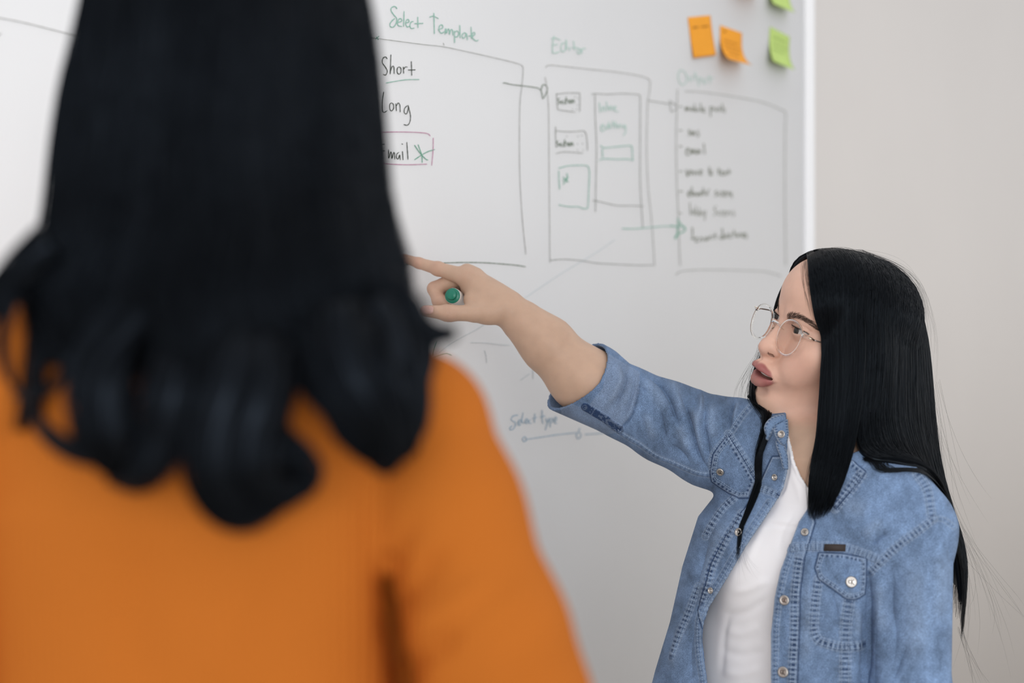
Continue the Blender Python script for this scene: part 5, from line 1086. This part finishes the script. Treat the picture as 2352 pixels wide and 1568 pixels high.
def build_hair1(person):
    rng = np.random.default_rng(5); parts = []; ctr = np.array([GC[0], GC[1] + .05, 0])
    gs = [arcguide(G_ROWS, s) for s in np.linspace(-1.25, 1.25, 13)]
    g = guide_grid(gs, 90, 60); sh = g.shape
    # gentle vertical waves
    ss_ = np.linspace(-1, 1, 90)[:, None]; tt = np.linspace(0, 1, 60)[None]
    wave = .0055 * np.sin(ss_ * 13 + 2.2 * tt) * smooth((tt - .1) * 2) + .006 * np.sin(ss_ * 5.0 + tt * 16) * smooth((tt - .62) * 4)
    g[..., 1] -= wave; g = push_out(g.reshape(-1, 3), [(sweater_sd, .012)], 3).reshape(sh)
    V, Fc, N = sheet(g, ctr, .97); parts.append((V, Fc))
    parts.append(tubes(*strands(g, 2600, 26, rng, .006, 1.6, .00055, .82, 1.0, N), 3))
    parts.append(tubes(*strands(g, 500, 26, rng, .012, 2.4, .00035, .85, 1.0, N), 3))
    def lock(path, rad, n, r=.00060, m=30, twist=1.2, core=True):
        c = catmull(np.array([P(*q) for q in path]), m); u = np.linspace(0, 1, m); R = np.interp(u, np.linspace(0, 1, len(rad)), rad) * .95 / F
        T = nrm(np.gradient(c, axis=0)); A = nrm(np.cross(T, [0, 1, .2])); B = np.cross(T, A); pr = []
        for k in range(n):
            a = rng.uniform(0, 6.28); q = math.sqrt(rng.uniform(.12, 1)); an = a + twist * u + .3 * np.sin(3 * u + a)
            pr.append(c + (A * np.cos(an)[:, None] + .75 * B * np.sin(an)[:, None]) * (R * q)[:, None])
        parts.append(tubes(np.array(pr), r * np.interp(u, [0, .1, .85, 1], [.8, 1, 1, .3])[None], 3))
        if core: parts.append(tubes(c[None], (R * .80)[None], 12, .75))
    z = .925
    lock([(330, 700, z + .02), (262, 800, z + .01), (236, 900, z), (256, 1020, z), (300, 1095, z + .01)], [60, 80, 88, 80, 34], 160)                       # left lobe
    lock([(420, 780, z + .02), (400, 900, z), (376, 1010, z), (320, 1090, z), (250, 1095, z + .01)], [60, 72, 66, 50, 18], 130)
    lock([(250, 860, z + .02), (262, 950, z + .005), (230, 1030, z), (160, 1030, z + .005), (100, 985, z + .02), (82, 935, z + .03)], [50, 50, 40, 26, 22, 10], 110)   # curl round the orange gap
    lock([(230, 770, z + .03), (185, 805, z + .025), (158, 840, z + .02), (120, 890, z + .025), (70, 912, z + .03), (30, 905, z + .04)], [22, 18, 15, 13, 11, 6], 46, core=False)
    lock([(120, 560, z + .06), (60, 615, z + .06), (10, 665, z + .06), (-40, 730, z + .06), (-50, 820, z + .06)], [60, 55, 42, 28, 10], 110)                   # out to the left
    lock([(60, 640, z + .06), (22, 700, z + .05), (5, 780, z + .05), (14, 850, z + .05), (40, 900, z + .05)], [24, 18, 14, 12, 6], 40, core=False)
    lock([(540, 760, z + .01), (520, 880, z - .01), (500, 990, z - .015), (505, 1110, z - .015), (560, 1172, z - .01), (650, 1150, z)], [80, 95, 94, 86, 62, 26], 200)   # middle lobe
    lock([(600, 780, z + .01), (600, 900, z - .01), (580, 1000, z - .015), (590, 1095, z - .015), (660, 1125, z - .005), (715, 1070, z + .01)], [60, 72, 76, 70, 48, 22], 150)
    lock([(640, 800, z + .01), (625, 930, z), (600, 1060, z - .01), (540, 1150, z), (480, 1140, z + .01)], [50, 56, 56, 40, 14], 110)
    lock([(640, 1000, z), (690, 1035, z), (722, 1080, z + .002), (700, 1125, z + .004), (640, 1145, z + .006)], [30, 26, 24, 22, 10], 60, core=False)
    lock([(760, 720, z + .03), (800, 840, z + .015), (850, 935, z + .01), (893, 1010, z + .015), (885, 1065, z + .02), (835, 1040, z + .03)], [80, 92, 82, 58, 36, 14], 190)  # right lobe
    lock([(860, 700, z + .04), (905, 790, z + .03), (925, 880, z + .025), (945, 960, z + .025), (915, 1030, z + .03), (860, 1052, z + .03)], [56, 56, 46, 34, 28, 12], 130)
    lock([(700, 760, z + .03), (735, 860, z + .02), (790, 950, z + .015), (850, 1010, z + .02)], [70, 66, 44, 14], 110)
    lock([(880, 640, z + .05), (918, 705, z + .045), (958, 748, z + .045), (1000, 767, z + .045), (1050, 764, z + .045)], [42, 44, 40, 30, 16], 150)                   # flick to the right
    lock([(900, 690, z + .05), (945, 770, z + .045), (985, 800, z + .045), (1000, 775, z + .05)], [34, 30, 18, 6], 70)
    lock([(900, 720, z + .05), (950, 800, z + .04), (972, 880, z + .04), (965, 960, z + .04)], [34, 30, 20, 8], 70)
    lock([(900, 760, z + .04), (945, 850, z + .03), (962, 930, z + .03), (950, 1000, z + .03), (905, 1048, z + .03)], [56, 50, 34, 26, 12], 120)
    lock([(600, 960, z + .002), (645, 1030, z + .002), (662, 1085, z + .004), (620, 1140, z + .006)], [50, 46, 40, 20], 120)
    lock([(770, 930, z + .02), (815, 1000, z + .02), (862, 1045, z + .025), (905, 1050, z + .03)], [40, 44, 34, 16], 100)
    lock([(820, 760, z + .03), (862, 860, z + .02), (905, 950, z + .02), (930, 1020, z + .025), (890, 1062, z + .03)], [70, 80, 70, 44, 14], 160)
    lock([(905, 660, z + .05), (950, 720, z + .045), (975, 775, z + .045), (985, 830, z + .045), (975, 900, z + .045)], [44, 44, 32, 20, 8], 110)
    return new_mesh('hair', *merge(parts), M['brown_black'], person)
M['brown_black'] = mat('brown_black_hair', (.0022, .0022, .0026), .34, .30, tint=(.60, .76, 1.0))
# ------------------------------------------------------------------ legs and shoes, below the frame
M['trouser_dark'] = mat('trouser_cloth', (.025, .028, .036), .85, .2, bump=(600, .2, .0006)); M['shoe'] = mat('shoe_white', (.68, .67, .65), .6, .3); M['skin2'] = mat('skin_plain', tuple(SKIN), .5, .35, sss=.1)
def build_legs(person, c, l, f, hip, wide):
    """c: ground point between the feet; l, f: unit vectors to her left and forward"""
    c = np.array([c[0], c[1], 0.0]); l = np.asarray(l, float); f = np.asarray(f, float); up = np.array([0, 0, 1.0])
    def fn(p):
        x = (p - c) @ l; y = (p - c) @ f; z = p[:, 2]
        d = ell(np.stack([x, y, z], 1), (0, -.005, hip), (wide, .118, .12)); d = np.maximum(d, z - hip - .055)
        q = np.stack([x, y, z], 1)
        for s in (-1, 1): d = su(d, chain(q, [(s * .085, 0, hip - .06), (s * .092, .012, hip * .55), (s * .095, -.012, .085)], [.088, .064, .052], .03), .03)
        return np.maximum(d, .045 - z)
    V, Q = surface(fn, c - .30, c + np.array([.30, .30, hip + .12]), .011); new_mesh('trousers', V, Q, M['trouser_dark'], person)
    for s in (-1, 1):
        def sh(p):
            q = np.stack([(p - c) @ l - s * .097, (p - c) @ f, p[:, 2]], 1)
            d = su(cone(q, (0, -.050, .042), (0, .125, .030), .040, .034), cone(q, (0, -.030, .06), (0, -.030, .09), .042, .043), .03); d = np.minimum(d, np.maximum(cone(q * (1, 1, 0), (0, -.050, 0), (s * .004, .130, 0), .044, .042), q[:, 2] - .024))
            return np.maximum(d, .0005 - q[:, 2])
        o = c + l * s * .097; V, Q = surface(sh, o + (-.22, -.22, -.01), o + (.22, .22, .15), .007); new_mesh('shoe', V, Q, M['shoe'], person)
# ------------------------------------------------------------------ put the two women together
pre = empty('person', (TC[0], TC[1], 0.0), 'woman with long straight black hair in a denim shirt, pointing at the whiteboard', 'person')
bpy.context.view_layer.update()
V, Q = surface(body_sd, (-.22, 1.70, .60), (.66, 2.24, 1.58), .0016)
new_mesh('body', V, Q, M['skin'], pre, col=body_color(V))
face_parts(pre); thumbnail(pre)
build_shirt(pre); build_hair(pre); build_legs(pre, TC, TL, TF, .80, .165)
build_glasses(); build_marker()
col = empty('person', (GC[0], GC[1], 0.0), 'woman in an orange ribbed sweater with wavy dark hair, seen from behind', 'person')
bpy.context.view_layer.update()
V, Q = surface(g_body, (-.66, .86, .62), (.16, 1.34, 1.82), .006)
new_mesh('body', V, Q, M['skin2'], col)
build_sweater(col); build_hair1(col); build_legs(col, GC, (1, 0, 0), (0, 1, 0), .86, .160)
